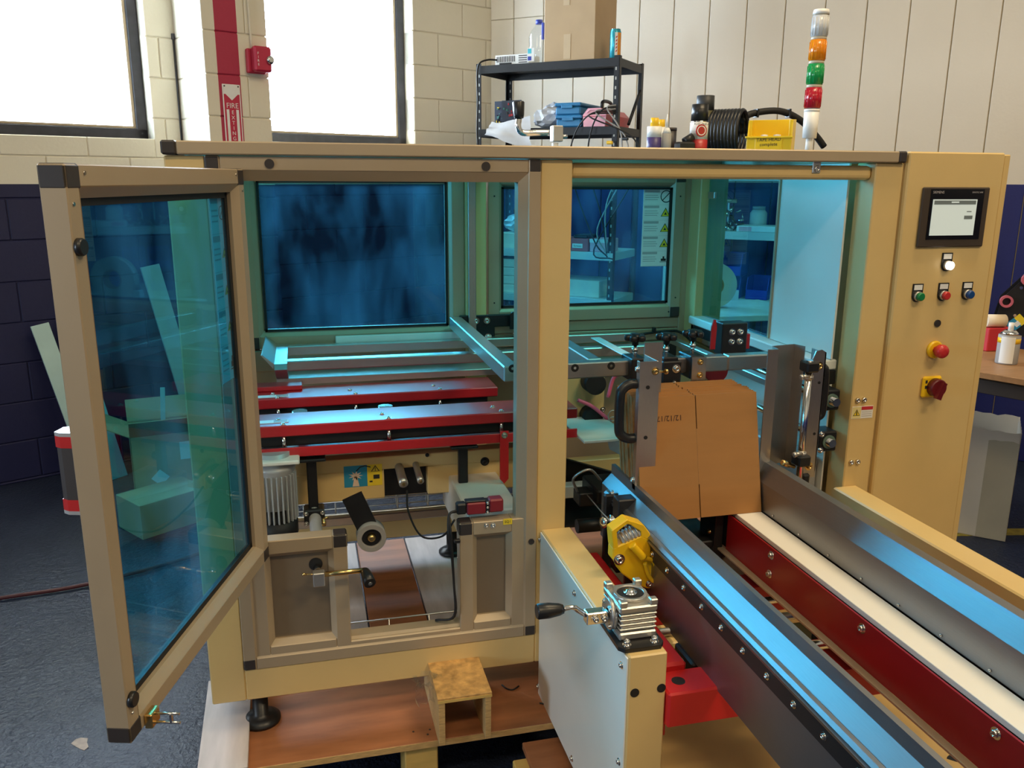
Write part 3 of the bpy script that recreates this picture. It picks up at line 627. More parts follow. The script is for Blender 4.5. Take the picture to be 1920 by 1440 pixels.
B('symbol', a.x+.035, a.x+.037, yb-.0024, yb-.002, a.z+.012, a.z+.024, PRINTK, cbm, 0); B('symbol', a.x+.030, a.x+.048, yb-.0016, yb-.001, a.z-.012, a.z+.001, PRINTK, cbm, 0); B('symbol', a.x+.018, a.x+.027, yb-.0016, yb-.001, a.z-.022, a.z-.017, PRINTK, cbm, 0)
Sh().tube([(a.x-.02, yb-.0015, a.z+.016), (a.x-.008, yb-.0015, a.z+.028), (a.x+.006, yb-.0015, a.z+.031), (a.x+.022, yb-.0015, a.z+.026)], .0018, 5).obj('symbol', PRINTK, cbm)
for px, py in ((909, 865), (801, 853)):
    q = at(px, py, yb); bolt(q, (0, -1, 0), .009 if px > 850 else .004, cbm, BLACKM)
for px, py, r in ((757, 908, .0135), (789, 903, .010)):
    q = at(px, py, .32); Sh().lathe(q, (-.05, 1, .32), ((0, r*.55), (.001, r), (.02, r), (.11, r*.92)), 20).obj('support_shaft', CASTAL, E0); CY('shaft_screw', q+Vector((0, -.003, 0)), q, r*.4, BRASS, E0, 10)
# column rods with clamp blocks
for px, pt, pb in ((583, 856, 985), (868, 832, 950)):
    a = at(px, pt, .33); b = at(px, pb, .33)
    rd = B('column_rod', a.x-.014, a.x+.014, .325, .345, b.z, a.z+.02, BLACKM, E0, .003); B('rod_flange', a.x-.04, a.x+.04, .30, .37, a.z-.008, a.z, BLACKM, rd, .002)
    cl = B('clamp_block', a.x-.028, a.x+.03, .305, .36, b.z+.01, b.z+.055, BLACKM, rd, .004)
    for dx in (-.022, .024):
        for dz in (.02, .05): bolt((a.x+dx, .305, b.z+dz-.004), (0, -1, 0), .0045, rd)
a = at(590, 968, .31); b = at(594, 1012, .22)
Sh().lathe(a+Vector((0, .03, .006)), b-a, ((0, .021), (.03, .019), (.03, .017), (.11, .017)), 20).obj('shaft_sleeve', GREYPL, E0)
q = at(607, 978, .30); Sh().lathe(q, (0, 0, 1), ((-.012, .007), (0, .007), (.001, .004), (.01, .004)), 8).cyl(q+Vector((0, 0, .01)), q+Vector((.014, 0, .012)), .003).obj('brass_fitting', BRASS, E0)
# gear motor with cooling ribs
mx, my = -.105, .31
mo = Sh().lathe((mx, my, .665), (0, 0, 1), ((0, .052), (.10, .052), (.112, .058), (.122, .058), (.122, .045), (.16, .045)), 32).obj('gear_motor', MOTOR, E0)
Sh().lathe((mx, my, .575), (0, 0, 1), ((0, .050), (.008, .056), (.052, .056), (.052, .05)), 32).obj('fan_cowl', RUBBER, mo)
mr = Sh()
for k in range(26):
    t = 2*PI*k/26; M_ = Matrix.Translation((mx, my, 0)) @ Matrix.Rotation(t, 4, 'Z'); mr.box(.050, .059, -.0022, .0022, .628, .765, .001, M_)
mr.obj('cooling_fins', MOTOR, mo, 'stuff')
B('motor_flange', mx-.07, mx+.07, my-.06, my+.08, .80, .812, CREAM2, mo, .003)
# press roller on its swing arm
wc = at(697, 1010, .15)
al = Sh(); a = at(660, 930, .18); u_ = Vector((a.x-wc.x, 0, a.z-wc.z)); n_ = Vector((-u_.z, 0, u_.x)).normalized()*.028
al.prism([((wc+n_).x, (wc+n_).z), ((wc-n_).x, (wc-n_).z), ((wc+u_*1.0-n_).x, (wc+u_*1.0-n_).z), ((wc+u_*1.0+n_).x, (wc+u_*1.0+n_).z)], 'y', .175, .185)
swa = al.obj('swing_arm', BLACKM, E0)
Sh().ring(wc, (0, 1, 0), .027, .0395, .045, 32).obj('press_roller', GREYPL, swa)
Sh().cyl(wc+Vector((0, .012, 0)), wc+Vector((0, .02, 0)), .026, seg=24).obj('roller_web', BLACKM, swa)
Sh().lathe(wc+Vector((0, -.004, 0)), (0, 1, 0), ((0, .006), (.004, .010), (.01, .012), (.03, .012)), 16).obj('roller_hub', BRASS, swa)
# interlock switch with leads on top of the lower panel
q = at(905, 947, .03)
sw = B('interlock_switch', q.x-.045, q.x+.006, .012, .042, q.z-.018, q.z+.014, mat('switch_red', (.22, .012, .02), .45), E0, .003)
B('switch_head', q.x+.014, q.x+.052, .010, .044, q.z-.016, q.z+.020, MATS['switch_red'], sw, .004); B('switch_collar', q.x+.004, q.x+.016, .012, .042, q.z-.017, q.z+.016, BLACK, sw, .002)
B('switch_gland', q.x-.072, q.x-.045, .014, .040, q.z-.016, q.z+.014, BLACK, sw, .004); B('switch_cap', q.x-.048, q.x+.006, .016, .040, q.z+.014, q.z+.019, BLACK, sw, .002)
for dz in (-.012, 0, .012): bolt((q.x+.009, .012, q.z+dz), (0, -1, 0), .0035, sw, washer=False)
for k, (dx, dz) in enumerate(((0, 0), (.006, -.004))):
    TU('switch_lead', [(q.x-.07, .02, q.z-.004+dz), (q.x-.092, .01, q.z-.01), (q.x-.098+dx, -.006, q.z-.05), (q.x-.092+dx*.4, -.006, q.z-.09), (q.x-.085, -.006, q.z-.20), (q.x-.085+dx*.3, .0, q.z-.295), (q.x-.13, .03, q.z-.318)], .0032, RUBBER, sw)
a = at(763, 920, .30); TU('sensor_lead', [a, at(766, 960, .22), at(790, 1005, .12), at(830, 1005, .05), at(852, 975, .01)], .0028, RUBBER, E0)
q = at(857, 1014, -.005); B('cable_clip', q.x-.008, q.x+.008, -.012, 0, q.z-.005, q.z+.005, BLACK, E0, .002)
# wire cable tray along the rear and front
for y, z in ((.86, .40), (.05, .345)):
    wt = Sh()
    for dz, dy in ((.0, 0), (.0, .05), (.045, 0), (.045, .05)): wt.tube([(-.19, y+dy, z+dz), (1.2, y+dy, z+dz)], .0022, 6)
    for k in range(12):
        x = -.15+.11*k; wt.tube([(x, y, z+.045), (x, y, z), (x, y+.05, z), (x, y+.05, z+.045)], .0022, 6)
    wt.obj('cable_tray', STEEL, E0)
P('lower_crossbar', -.19, 1.48, .80, .85, .50, .55, CREAM); P('lower_crossbar', -.19, 1.48, .70, .73, .42, .45, STEEL)
bb = P('control_box', .40, .55, .10, .52, .55, .68, CREAM2, .004)
P('hold_down_rod', .60, .64, .12, .14, .66, .68, STEEL)

# fixed stainless tube grid over the rear belt
ft = P('tube_grid', -.075, 1.21, .915, .955, .968, 1.0, STEEL, .003)
P('grid_tube', -.075, 1.21, .672, .712, .968, 1.0, STEEL, .003, ft)
P('grid_plate', -.10, 1.16, .76, .91, .921, .925, STEEL, .001, ft); P('grid_lip', -.10, 1.16, .757, .760, .903, .925, STEEL, .001, ft)
Sh().prism([(.757, .925), (.62, .985), (.64, .9995), (.97, .9995), (.97, .985), (.80, .925)], 'x', -.10, -.062).obj('grid_end', STEEL, ft)
Sh().prism([(-.10, .9995), (-.135, 1.03), (-.138, 1.028), (-.104, .985)], 'y', .64, .97).obj('end_lip', STEEL, ft)
P('grid_back', .10, .62, .962, .978, .985, 1.02, WHITEPL, .002, ft)
# sliding carriage: two tubes running to the rear and the front tube
cf = P('carriage_frame', .5485, 1.1595, .12, .16, 1.032, 1.075, STEEL, .003)
P('carriage_tube', .505, .548, .12, .97, 1.033, 1.0755, STEEL, .003, cf)
P('carriage_tube', .755, .795, .16, .97, 1.033, 1.0755, STEEL, .003, cf)
cbk = P('carriage_bracket', .54, .77, .955, .972, 1.035, 1.08, BLACKM, .003, cf); P('carriage_bracket', .60, .67, .955, .975, .98, 1.04, BLACKM, .003, cf)
for x, z in ((.60, 1.06), (.64, 1.06), (.645, 1.0)): bolt((x, .955, z), (0, -1, 0), .008, cf)
for px, py in ((961, 691), (1078, 690), (1146, 686)):
    q = at(px, py, .12); CY('tube_plug', (q.x, .1195, q.z), (q.x, .121, q.z), .011, RUBBER, cf, 20); CY('plug_ring', (q.x, .119, q.z), (q.x, .1195, q.z), .004, CHROME, cf, 10)
q = at(966, 395, .95); sp = Sh().prism([(q.x+.016*math.cos(t), q.z+.022*math.sin(t)) for t in [PI/2+PI*k/8 for k in range(9)]] + [(q.x+.06, q.z-.022), (q.x+.06, q.z+.022)], 'y', .90, .91).obj('slotted_bracket', BLACK, E0)
CY('bracket_stud', (q.x+.004, .897, q.z), (q.x+.004, .902, q.z), .008, WHITE, sp)
q = at(961, 590, .95); Sh().prism([(q.x+.013*math.cos(t), q.z+.013*math.sin(t)) for t in [PI*k/8 for k in range(9)]] + [(q.x-.013, q.z-.05), (q.x+.013, q.z-.05)], 'y', .93, .94).obj('stop_tab', BLACK, E0)
P('reflector_plate', .985, 1.02, .40, .80, 1.008, 1.012, WHITEPL, .002)
# star knobs, clamps and sensor blocks on the front tube
def star_knob(x, y, z, par):
    s = Sh(); s.lathe((x, y, z), (0, 0, 1), ((0, .009), (.008, .009), (.012, .016), (.026, .017), (.032, .012)), 20)
    for k in range(5):
        t = 2*PI*k/5+.3; s.lathe((x+.020*math.cos(t), y+.020*math.sin(t), z+.012), (0, 0, 1), ((0, .008), (.004, .011), (.013, .011), (.017, .007)), 12)
    o = s.obj('star_knob', BLACK, par); CY('knob_stem', (x, y, z-.05), (x, y, z), .0055, CHROME, o, 12); CY('knob_nut', (x, y, z-.018), (x, y, z-.008), .009, CHROME, o, 6); return o
for px, py, bw in ((1194, 640, 0), (1253, 638, 1), (1303, 632, 2)):
    q = at(px, py, .12)
    kb = B('clamp_block', q.x-.022, q.x+.022, .095, .175, 1.02, 1.085, BLACKM, cf, .003)
    star_knob(q.x, .13, q.z-.012, cf)
    if bw == 1:
        B('sensor_block', q.x-.028, q.x+.028, .085, .12, .985, 1.075, BLACKM, cf, .003)
        for dz in (1.055, 1.01): bolt((q.x+.012, .085, dz), (0, -1, 0), .008, cf)
        B('sensor_body', q.x-.035, q.x-.002, .10, .15, .95, .99, CASTAL, cf, .003)
    if bw == 2:
        hk = Sh(); hk.prism([(q.x-.024, 1.085), (q.x+.018, 1.085), (q.x+.018, 1.0), (q.x-.024, .985)], 'y', .078, .082)
        hk.prism([(.08, .985), (.078, 1.0), (.03, .992), (.03, .988)], 'x', q.x-.024, q.x+.04)
        hk = hk.obj('hold_down_finger', STEELZ, cf)
        for dz in (1.072, 1.035): bolt((q.x, .078, dz), (0, -1, 0), .006, cf, BRASS)
P('tube_end', 1.16, 1.30, .1195, .1605, 1.032, 1.075, STEEL, .004, cf)
# pivot block with red pointer at the right
q = at(1376, 632, .30); pb = P('pivot_block', q.x-.045, q.x+.04, .29, .34, q.z-.055, q.z+.045, BLACKM, .003)
for dx in (-.012, .015):
    for dz in (-.012, .018): bolt((q.x+dx, .29, q.z+dz), (0, -1, 0), .0075, pb)
a = at(1336, 630, .29); Sh().prism([(a.x-.008, a.z-.04), (a.x+.008, a.z-.04), (a.x+.010, a.z+.028), (a.x+.005, a.z+.05), (a.x-.001, a.z+.05), (a.x-.007, a.z+.028)], 'y', .284, .29).obj('red_pointer', REDD, E0)
a = at(1400, 638, .30); P('red_stop', a.x-.014, a.x+.012, .30, .33, a.z-.028, a.z+.02, REDD, .002)
for z, y0, y1 in ((.96, .08, .9),): P('guide_rail', 1.33, 1.36, y0, y1, z, z+.02, STEEL, .002)
# linear shafts on the lower side panel with end blocks
for px, py in ((1571, 756), (1565, 834)):
    q = atX(px, py, 1.44); CY('linear_shaft', (1.44, .0, q.z), (1.44, .9, q.z), .012, CHROME, E0); eb = B('shaft_block', 1.41, 1.468, q.y+.03, q.y+.09, q.z-.03, q.z+.03, BLACKM, E0, .004)
    Sh().ring((1.44, q.y+.0295, q.z), (0, -1, 0), .013, .020, .004, 24).obj('shaft_seal', mat('pale_green_seal', (.10, .16, .13), .5) if 'pale_green_seal' not in MATS else MATS['pale_green_seal'], eb)
    for dz in (-.024, .024): bolt((1.416, q.y+.03, q.z+dz), (0, -1, 0), .006, eb)
P('side_bin', 1.40, 1.466, .10, .40, .55, .76, MOTOR, .004)
q = at(1345, 690, .2)
Sh().cyl((q.x, .20, q.z-.01), (q.x, .23, q.z-.01), .035, seg=28).obj('red_wheel', RED, E0)
# suction drive seen left of the stack: plates, wheels, belts
P('drive_plate', .80, .94, .52, .53, .74, .98, CREAM, .003)
P('infeed_tray', .78, .93, .25, .50, .80, .81, CREAM2, .002)
Sh().prism([(.25, .80), (.50, .80), (.42, .72), (.25, .74)], 'x', .925, .93).obj('tray_side', CREAM2, E0)
for px, py, r in ((1110, 716, .034), (1106, 778, .031)):
    q = at(px, py, .5); CY('drive_pulley', (q.x, .46, q.z), (q.x, .515, q.z), r, RUBBER, E0, 28)
q = at(1150, 715, .46); Sh().tube(smooth([at(1083, 750, .47), at(1110, 762, .46), at(1145, 790, .45)]), .006, 8).obj('pink_hose', mat('pink_hose', (.75, .12, .22), .4), E0)
TU('pink_hose', [at(1140, 745, .40), at(1150, 710, .40), at(1165, 700, .38), at(1180, 700, .36)], .006, MATS['pink_hose'], E0)
q = at(1145, 772, .45); Sh().tube([(q.x+.012*math.cos(t), .44, q.z+.012*math.sin(t)-.0035*t) for t in [k*.5 for k in range(48)]], .0022, 5).xf(Matrix.Identity(4)).obj('tension_spring', STEEL, E0)
for px, py in ((1062, 700), (1130, 768), (1095, 792), (1133, 800)): bolt(at(px, py, .519), (0, -1, 0), .006, E0)
P('deck_plate', .70, 1.10, .20, .50, .56, .57, BLACKM, .003)
Sh().prism([(.70, .72), (.98, .62), (.98, .56), (.70, .56)], 'y', .44, .46).obj('ramp_plate', BLACKM, E0)
P('valve_block', .78, .90, .12, .26, .66, .70, BLACKM, .004); P('valve_body', .74, .80, .16, .22, .64, .68, BLACK, .003); CY('air_cylinder', (.72, .12, .60), (.86, .12, .60), .02, BLACKM, E0)
P('cross_bracket', .70, .92, .28, .32, .62, .66, CREAM2, .003)
TU('air_hose', [(.74, .18, .68), (.72, .16, .73), (.76, .14, .76), (.80, .15, .72)], .004, CASTAL, E0)

# ---------------- blank magazine in front of the machine
XL = .795
lg = Sh(); Y0, Y1 = -1.45, .05
lg.prism([(XL-.003, .805), (XL+.008, .805), (XL+.008, .802), (XL, .802), (XL, .778), (XL-.026, .752), (XL-.026, .60), (XL-.029, .60), (XL-.029, .753), (XL-.003, .779)], 'y', Y0, Y1)
lg = lg.obj('side_guard', GUARD, E0)
Sh().prism([(XL-.029, .752), (XL-.036, .750), (XL-.042, .744), (XL-.036, .742), (XL-.036, .740), (XL-.043, .737), (XL-.041, .730), (XL-.029, .727)], 'y', Y0, .0).obj('guard_rail', GUARD, lg)
B('clamp_strip', XL-.034, XL-.029, Y0, -.02, .688, .7265, BLACKM, lg, .001)
for k in range(16): bolt((XL-.034, -.06-.085*k, .708), (-1, 0, 0), .0045, lg, CHROME)
B('lower_guard_sheet', XL-.028, XL-.025, Y0, -.05, .56, .60, GUARD, lg, .001)
XR = 1.142
rg = Sh().prism([(XR, .714), (XR+.003, .714), (XR+.003, .788), (XR+.024, .831), (XR+.045, .831), (XR+.045, .834), (XR+.022, .834), (XR, .789)], 'y', Y0, .02).obj('side_guard', GUARD, E0)
for k in range(9): bolt((XR, -.2-.12*k, .722), (-1, 0, 0), .003, rg, CHROME, washer=False)
B('guard_carrier', XR+.03, XR+.06, Y0, .0, .62, .80, BLACKM, E0, .003)
ss = B('slide_strip', 1.068, 1.139, Y0, -.085, .700, .7125, WHITEPL, E0, .001)
B('strip_carrier', 1.066, 1.13, Y0, -.06, .60, .699, BLACKM, ss, .001)
rsd = B('red_side_plate', 1.058, 1.062, Y0, -.12, .602, .704, REDD, E0, .0015)
for px, py in ((1447, 1041), (1443, 1076), (1617, 1178), (1868, 1375)): bolt(atX(px, py, 1.058), (-1, 0, 0), .0068, rsd)
B('plate_foot', 1.040, 1.058, Y0, -.10, .598, .604, ALU, rsd, .001)
# red under-frame
uf = B('under_frame', .662, 1.40, -.645, -.565, .49, .568, RED2, E0, .004)
CY('frame_hole', (.70, -.605, .5676), (.70, -.605, .5686), .014, RUBBER, uf, 20)
B('under_bar', .662, 1.40, -.27, -.20, .49, .568, RED2, uf, .004); B('under_bar', .675, .735, -.57, -.02, .555, .585, RED2, uf, .006)
B('under_bar', .662, .68, -.60, -.56, .44, .49, RED2, uf, .002); B('under_bar', 1.0, 1.05, -1.3, -.2, .52, .57, REDD, uf, .003)
CY('slide_shaft', (.66, -.50, .535), (1.35, -.50, .535), .012, CHROME, uf); CY('slide_shaft', (.80, -.33, .56), (1.35, -.33, .56), .009, CHROME, uf)
for x, y in ((.80, -.50), (1.0, -.50), (1.0, -.33)): B('bearing_block', x-.04, x+.045, y-.045, y+.045, .50, .56, BLACKM, uf, .004)
B('bearing_pad', .775, .83, -.60, -.545, .568, .584, BLACK, uf, .003); bolt((.80, -.572, .584), (0, 0, 1), .005, uf)
B('spindle_block', .90, 1.0, -.43, -.39, .53, .60, CREAM, uf, .003); CY('lead_screw', (.70, -.41, .56), (1.2, -.41, .56), .010, STEEL, uf)
B('spindle_block', .93, 1.02, -.30, -.26, .54, .60, CREAM, uf, .003); B('spindle_block', .70, .78, -.44, -.36, .48, .55, CREAM, uf, .003)
a = at(1255, 1045, -.18); B('red_lug', a.x-.02, a.x+.03, -.19, -.17, a.z-.02, a.z+.015, RED2, uf, .003)
# vertical side guide at the left of the stack
gl = Sh(); gl.box(.792, .796, -.115, -.098, .79, 1.125, .001); gl.prism([(.792, .79), (.845, .79), (.845, 1.115), (.838, 1.125), (.792, 1.125)], 'y', -.118, -.114)
gl.prism([(.838, .815), (.888, .815), (.888, 1.155), (.838, 1.155)], 'y', -.034, -.030); gl.box(.838, .842, -.115, -.03, .80, 1.125, .001)
gl = gl.obj('side_guide', STEELZ, E0)
for x, y, z in ((.833, -.118, 1.10), (.825, -.118, .812)): bolt((x, y, z), (0, -1, 0), .0065, gl, BRASS)
for z in (1.093, .83, .798):
    Sh().cyl((.842, -.09, z), (.872, -.09, z-.002), .003).lathe((.872, -.09, z-.002), (1, 0, 0), ((0, .007), (.006, .007), (.008, .005)), 10).obj('adjuster_screw', BRASS, gl)
for z in (1.06, .93): CY('guide_hole', (.815, -.1195, z), (.815, -.117, z), .005, RUBBER, gl, 12)
for z in (1.105, .815): bolt((.792, -.106, z), (-1, 0, 0), .006, gl)
TU('guide_handle', [(.80, -.10, 1.065), (.775, -.10, 1.066), (.757, -.10, 1.055), (.75, -.10, 1.035), (.75, -.10, .955), (.757, -.10, .935), (.775, -.10, .925), (.80, -.10, .925)], .0125, BLACK, gl, 12)
B('guide_post', .803, .812, -.10, -.06, .55, .80, STEELZ, gl, .002)
B('guide_foot', .76, .80, -.10, -.08, .60, .76, BLACKM, gl, .006)
for z in (.755, .705): bolt((.775, -.10, z), (0, -1, 0), .006, gl); 
for z in (.76, .72, .69): bolt((.76, -.05, z), (-1, 0, 0), .006, gl)
B('carriage_plate', .735, .80, -.06, -.045, .55, .76, BLACKM, gl, .004)
# vertical side guide at the right
t_ = .003
pr = [(1.148, -.105), (1.178, -.105), (1.187, -.062), (1.258, -.050), (1.268, -.085)]
poly = pr+[(x+(.0 if i else 0), y+t_) for i, (x, y) in reversed(list(enumerate(pr)))]
gr = Sh().prism(poly, 'z', .808, 1.138); gr.prism([(1.268, .782), (1.313, .782), (1.314, 1.125), (1.300, 1.133), (1.284, 1.130), (1.272, 1.10)], 'y', -.112, -.108); gr.box(1.3105, 1.314, -.112, -.05, .80, 1.125)
gr = gr.obj('side_guide', STEELZ, E0)
CY('guide_rod', (1.258, -.125, .72), (1.258, -.125, 1.11), .009, CHROME, gr, 18)
for z0, z1 in ((1.08, 1.108), (.825, .855)): B('rod_clamp', 1.240, 1.277, -.145, -.105, z0, z1, BLACK, gr, .004)
for z in (1.07, .862): Sh().cyl((1.258, -.125, z), (1.258, -.125, z-.010), .013).cyl((1.250, -.14, z), (1.226, -.15, z+.004), .004).cyl((1.226, -.15, z+.004), (1.218, -.15, z+.001), .007).obj('rod_collar', CASTAL, gr)
for x, z in ((1.295, 1.09), (1.292, .815)): bolt((x, -.112, z), (0, -1, 0), .0075, gr, BRASS)
for z in (1.045, .905): CY('guide_hole', (1.300, -.113, z), (1.300, -.111, z), .004, RUBBER, gr, 10)
q = at(1480, 872, -.14); Sh().lathe(q, (-.8, -.2, .35), ((-.02, .005), (0, .005), (.001, .008), (.028, .008), (.03, .005)), 12).obj('clamp_lever', BRASS, gr)
TU('guide_handle', [(1.312, -.06, 1.07), (1.345, -.05, 1.07), (1.358, -.05, 1.055), (1.360, -.05, .955), (1.350, -.05, .932), (1.312, -.05, .928)], .0115, BLACK, gr, 12)
B('guide_foot', 1.272, 1.297, -.12, -.10, .72, .795, BLACKM, gr, .006)
# vacuum valve between the guards
q = at(1336, 1035, -.06); vv = Sh().lathe(q, (-.25, -1, .3), ((0, .030), (.03, .030), (.042, .024), (.046, .012)), 24).obj('vacuum_pump', BLACK, E0)
Sh().lathe(at(1338, 1006, -.08), (0, 0, 1), ((0, .006), (.006, .0075), (.018, .0075), (.02, .005), (.028, .005), (.028, .008), (.031, .008), (.031, .003), (.04, .003), (.04, .006), (.045, .006)), 12).obj('needle_valve', BRASS, vv)
a = at(1326, 997, -.08); CY('hose_nut', a, a+Vector((.022, 0, 0)), .007, BRASS, vv, 6); a = at(1370, 1022, -.06); CY('filter_cup', a, a+Vector((.022, 0, -.002)), .011, CASTAL, vv)
B('pump_plate', 1.03, 1.055, -.11, -.02, .58, .70, BLACKM, E0, .003); B('magazine_floor', .82, 1.06, -.10, .15, .60, .62, BLACKM, E0, .003)
B('magazine_floor', .80, 1.14, .0, .10, .690, .708, BLACKM, E0, .003)

# gear housing arm (white box) with gearbox and crank
hb = B('winch_housing', .580, .6605, -.632, 0, .163, .655, CREAM, E0, .003)
B('housing_cover', .5765, .5805, -.628, -.004, .166, .650, CREAM2, hb, .0012)
for px, py in ((1013, 1011), (1078, 1112), (1166, 1247), (1161, 1428), (1073, 1422), (1009, 1287)): bolt(atX(px, py, .5765), (-1, 0, 0), .005, hb)
for px, py in ((1190, 1299), (1240, 1290)):
    q = at(px, py, -.632); CY('housing_hole', (q.x, -.633, q.z), (q.x, -.6315, q.z), .0095, RUBBER, hb, 20)
gp = Sh().prism([(.566, -.605), (.576, -.618), (.652, -.618), (.662, -.605), (.662, -.46), (.566, -.46)], 'z', .6555, .664).obj('gearbox_plate', BLACK, E0)
for x, y in ((.585, -.603), (.644, -.603)): Sh().cyl((x, y, .664), (x, y, .6655), .009).lathe((x, y, .6655), (0, 0, 1), ((0, .0065), (.009, .0065), (.009, .004), (.005, .003)), 12).obj('bolt', CHROME, gp)
gx0, gx1, gy0, gy1 = .575, .655, -.588, -.488; gb = Sh()
gb.box(gx0, gx1, gy0, gy1, .6642, .680, .003); gb.box(gx0+.006, gx1-.006, gy0+.006, gy1-.006, .68, .722, .002)
for k in range(4): gb.box(gx0+.001, gx1-.001, gy0+.001, gy1-.001, .685+.010*k, .689+.010*k, .001)
gb.box(gx0, gx1, gy0, gy1, .722, .736, .003)
for x0 in (gx0, gx1-.016):
    for y0 in (gy0, gy1-.016): gb.box(x0, x0+.016, y0, y0+.016, .735, .748, .002)
gb = gb.obj('gearbox', CASTAL, E0); gc = Vector(((gx0+gx1)/2, (gy0+gy1)/2, .736))
Sh().ring(gc, (0, 0, 1), .028, .034, .007, 32).obj('output_flange', CASTAL, gb); CY('oil_seal', gc, gc+Vector((0, 0, .004)), .028, RUBBER, gb, 28); Sh().lathe(gc, (0, 0, 1), ((.004, .014), (.008, .014), (.008, .009), (.012, .009), (.012, .004)), 20).obj('output_shaft', CHROME, gb)
fc = Vector((gx0, gy0+.045, .703)); Sh().ring(fc, (-1, 0, 0), .012, .032, .010, 28).obj('input_flange', CASTAL, gb); CY('input_shaft', fc, fc+Vector((-.03, 0, 0)), .009, CHROME, gb)
for k in range(4):
    t = PI/4+k*PI/2; bolt(fc+Vector((-.010, .026*math.cos(t), .026*math.sin(t))), (-1, 0, 0), .0035, gb)
hcx = fc.x-.012
cr = B('crank_hub', hcx-.046, hcx, fc.y-.014, fc.y+.010, fc.z-.014, fc.z+.012, CHROME, gb, .002)
for dx in (-.028, -.010): bolt((hcx+dx, fc.y-.014, fc.z-.001), (0, -1, 0), .006, gb)
a = Vector((hcx-.04, fc.y, fc.z)); b = at(1075, 1139, fc.y-.01); c = at(1056, 1142, fc.y-.01); d = at(1006, 1147, fc.y-.01)
TU('crank_arm', [a, a.lerp(b, .6), b, c], .0055, CHROME, gb)
Sh().lathe(c, d-c, ((0, .009), (.008, .012), (.03, .0155), ((d-c).length-.003, .0155), ((d-c).length, .0135)), 24).obj('crank_grip', BLACK, gb)

# hand winch (yellow) with its drum, cable and pulley
YW = -.30
def wp(px, py): q = at(px, py, YW); return (q.x, q.z)
wn = Sh()
wn.prism([wp(1150, 1028), wp(1202, 1005), wp(1222, 1012), wp(1237, 1078), wp(1233, 1098), wp(1216, 1105), wp(1196, 1098), wp(1165, 1075), wp(1158, 1060), wp(1149, 1050)], 'y', YW, YW+.036, bev=.003)
wn.prism([wp(1150, 1030), wp(1147, 995), wp(1176, 974), wp(1186, 978), wp(1184, 985), wp(1177, 983), wp(1157, 998), wp(1160, 1028)], 'y', YW, YW+.036, bev=.002)
wn.prism([wp(1182, 976), wp(1207, 984), wp(1219, 1000), wp(1222, 1014), wp(1203, 1008), wp(1202, 997), wp(1184, 986)], 'y', YW, YW+.036, bev=.002)
wn = wn.obj('hand_winch', YELLOW, E0)
a, b = at(1162, 1012, YW+.02), at(1197, 995, YW+.02); ax = (b-a)
wd_ = Sh().cyl(a, b, .017, seg=20); wd_ = wd_.obj('rope_drum', mat('pale_blue_drum', (.45, .50, .58), .5), wn)
for k in range(5):
    p = a.lerp(b, .1+.18*k); Sh().ring(p, ax, .0165, .0195, .004, 20).obj('rope_turn', CASTAL, wn)
TU('winch_grip', [at(1185, 1022, YW-.008), at(1198, 1036, YW-.012), at(1207, 1046, YW-.014)], [.010, .0095, .009, .009, .009, .009, .009, .009, .009, .009, .009, .009, .009], YELLOW, wn, 12)
TU('winch_ring', [at(1207, 1046, YW-.012), at(1225, 1052, YW-.012), at(1231, 1075, YW-.012), at(1226, 1090, YW-.012), at(1216, 1078, YW-.012), at(1209, 1055, YW-.012)], .005, YELLOW, wn)
q = at(1161, 1049, YW); bolt(q, (0, -1, 0), .009, wn); q = at(1217, 1094, YW); bolt(q, (0, -1, 0), .006, wn)
B('winch_bracket', wn.location.x+E0.location.x-.01, wn.location.x+E0.location.x+.05, YW+.036, YW+.05, .585, .70, BLACKM, wn, .003)
a, b = at(1129, 980, -.14), at(1153, 975, -.12)
pu = Sh().lathe(a, b-a, ((0, .004), (.003, .014), (.006, .014), (.007, .008), (.03, .008), (.032, .015), (.035, .015)), 24).obj('cable_pulley', CHROME, E0)
B('pulley_plate', b.x, b.x+.05, -.14, -.10, b.z-.14, b.z+.06, BLACKM, E0, .003)
TU('winch_cable', [at(1101, 928, .10), at(1128, 960, -.12), at(1152, 985, -.22), at(1166, 1003, YW+.01)], .0016, CASTAL, E0, 6, False)

# ------------------------------------------------------------------ carton blanks leaning in the magazine
BW, BH, BT, TILT = .337, .316, .0052, math.radians(-13)
def blank_mesh():
    s = Sh(); sl, g_, dp = .163, .0016, .086
    o = [(0, 0), (sl-g_, 0), (sl-g_, dp), (sl+g_, dp), (sl+g_, 0), (BW, 0), (BW, BH), (sl+g_, BH), (sl+g_, BH-dp), (sl-g_, BH-dp), (sl-g_, BH), (0, BH)]
    s.mesh([], [])
    # three rectangles per face keep the slots open
    for a, b, c, d in ((0, sl-g_, 0, dp), (sl+g_, BW, 0, dp), (0, BW, dp, BH-dp), (0, sl-g_, BH-dp, BH), (sl+g_, BW, BH-dp, BH)): s.box(a, b, 0, BT-.0006, c, d)
    bmesh.ops.remove_doubles(s.bm, verts=s.bm.verts, dist=.0002)
    me = bpy.data.meshes.new('carton_blank'); s.bm.to_mesh(me); s.bm.free()
    me.materials.append(CARD); me.materials.append(CARDE)
    for p in me.polygons: p.material_index = 0 if abs(p.normal.y) > .5 else 1
    return me
bme = blank_mesh(); NB = 27
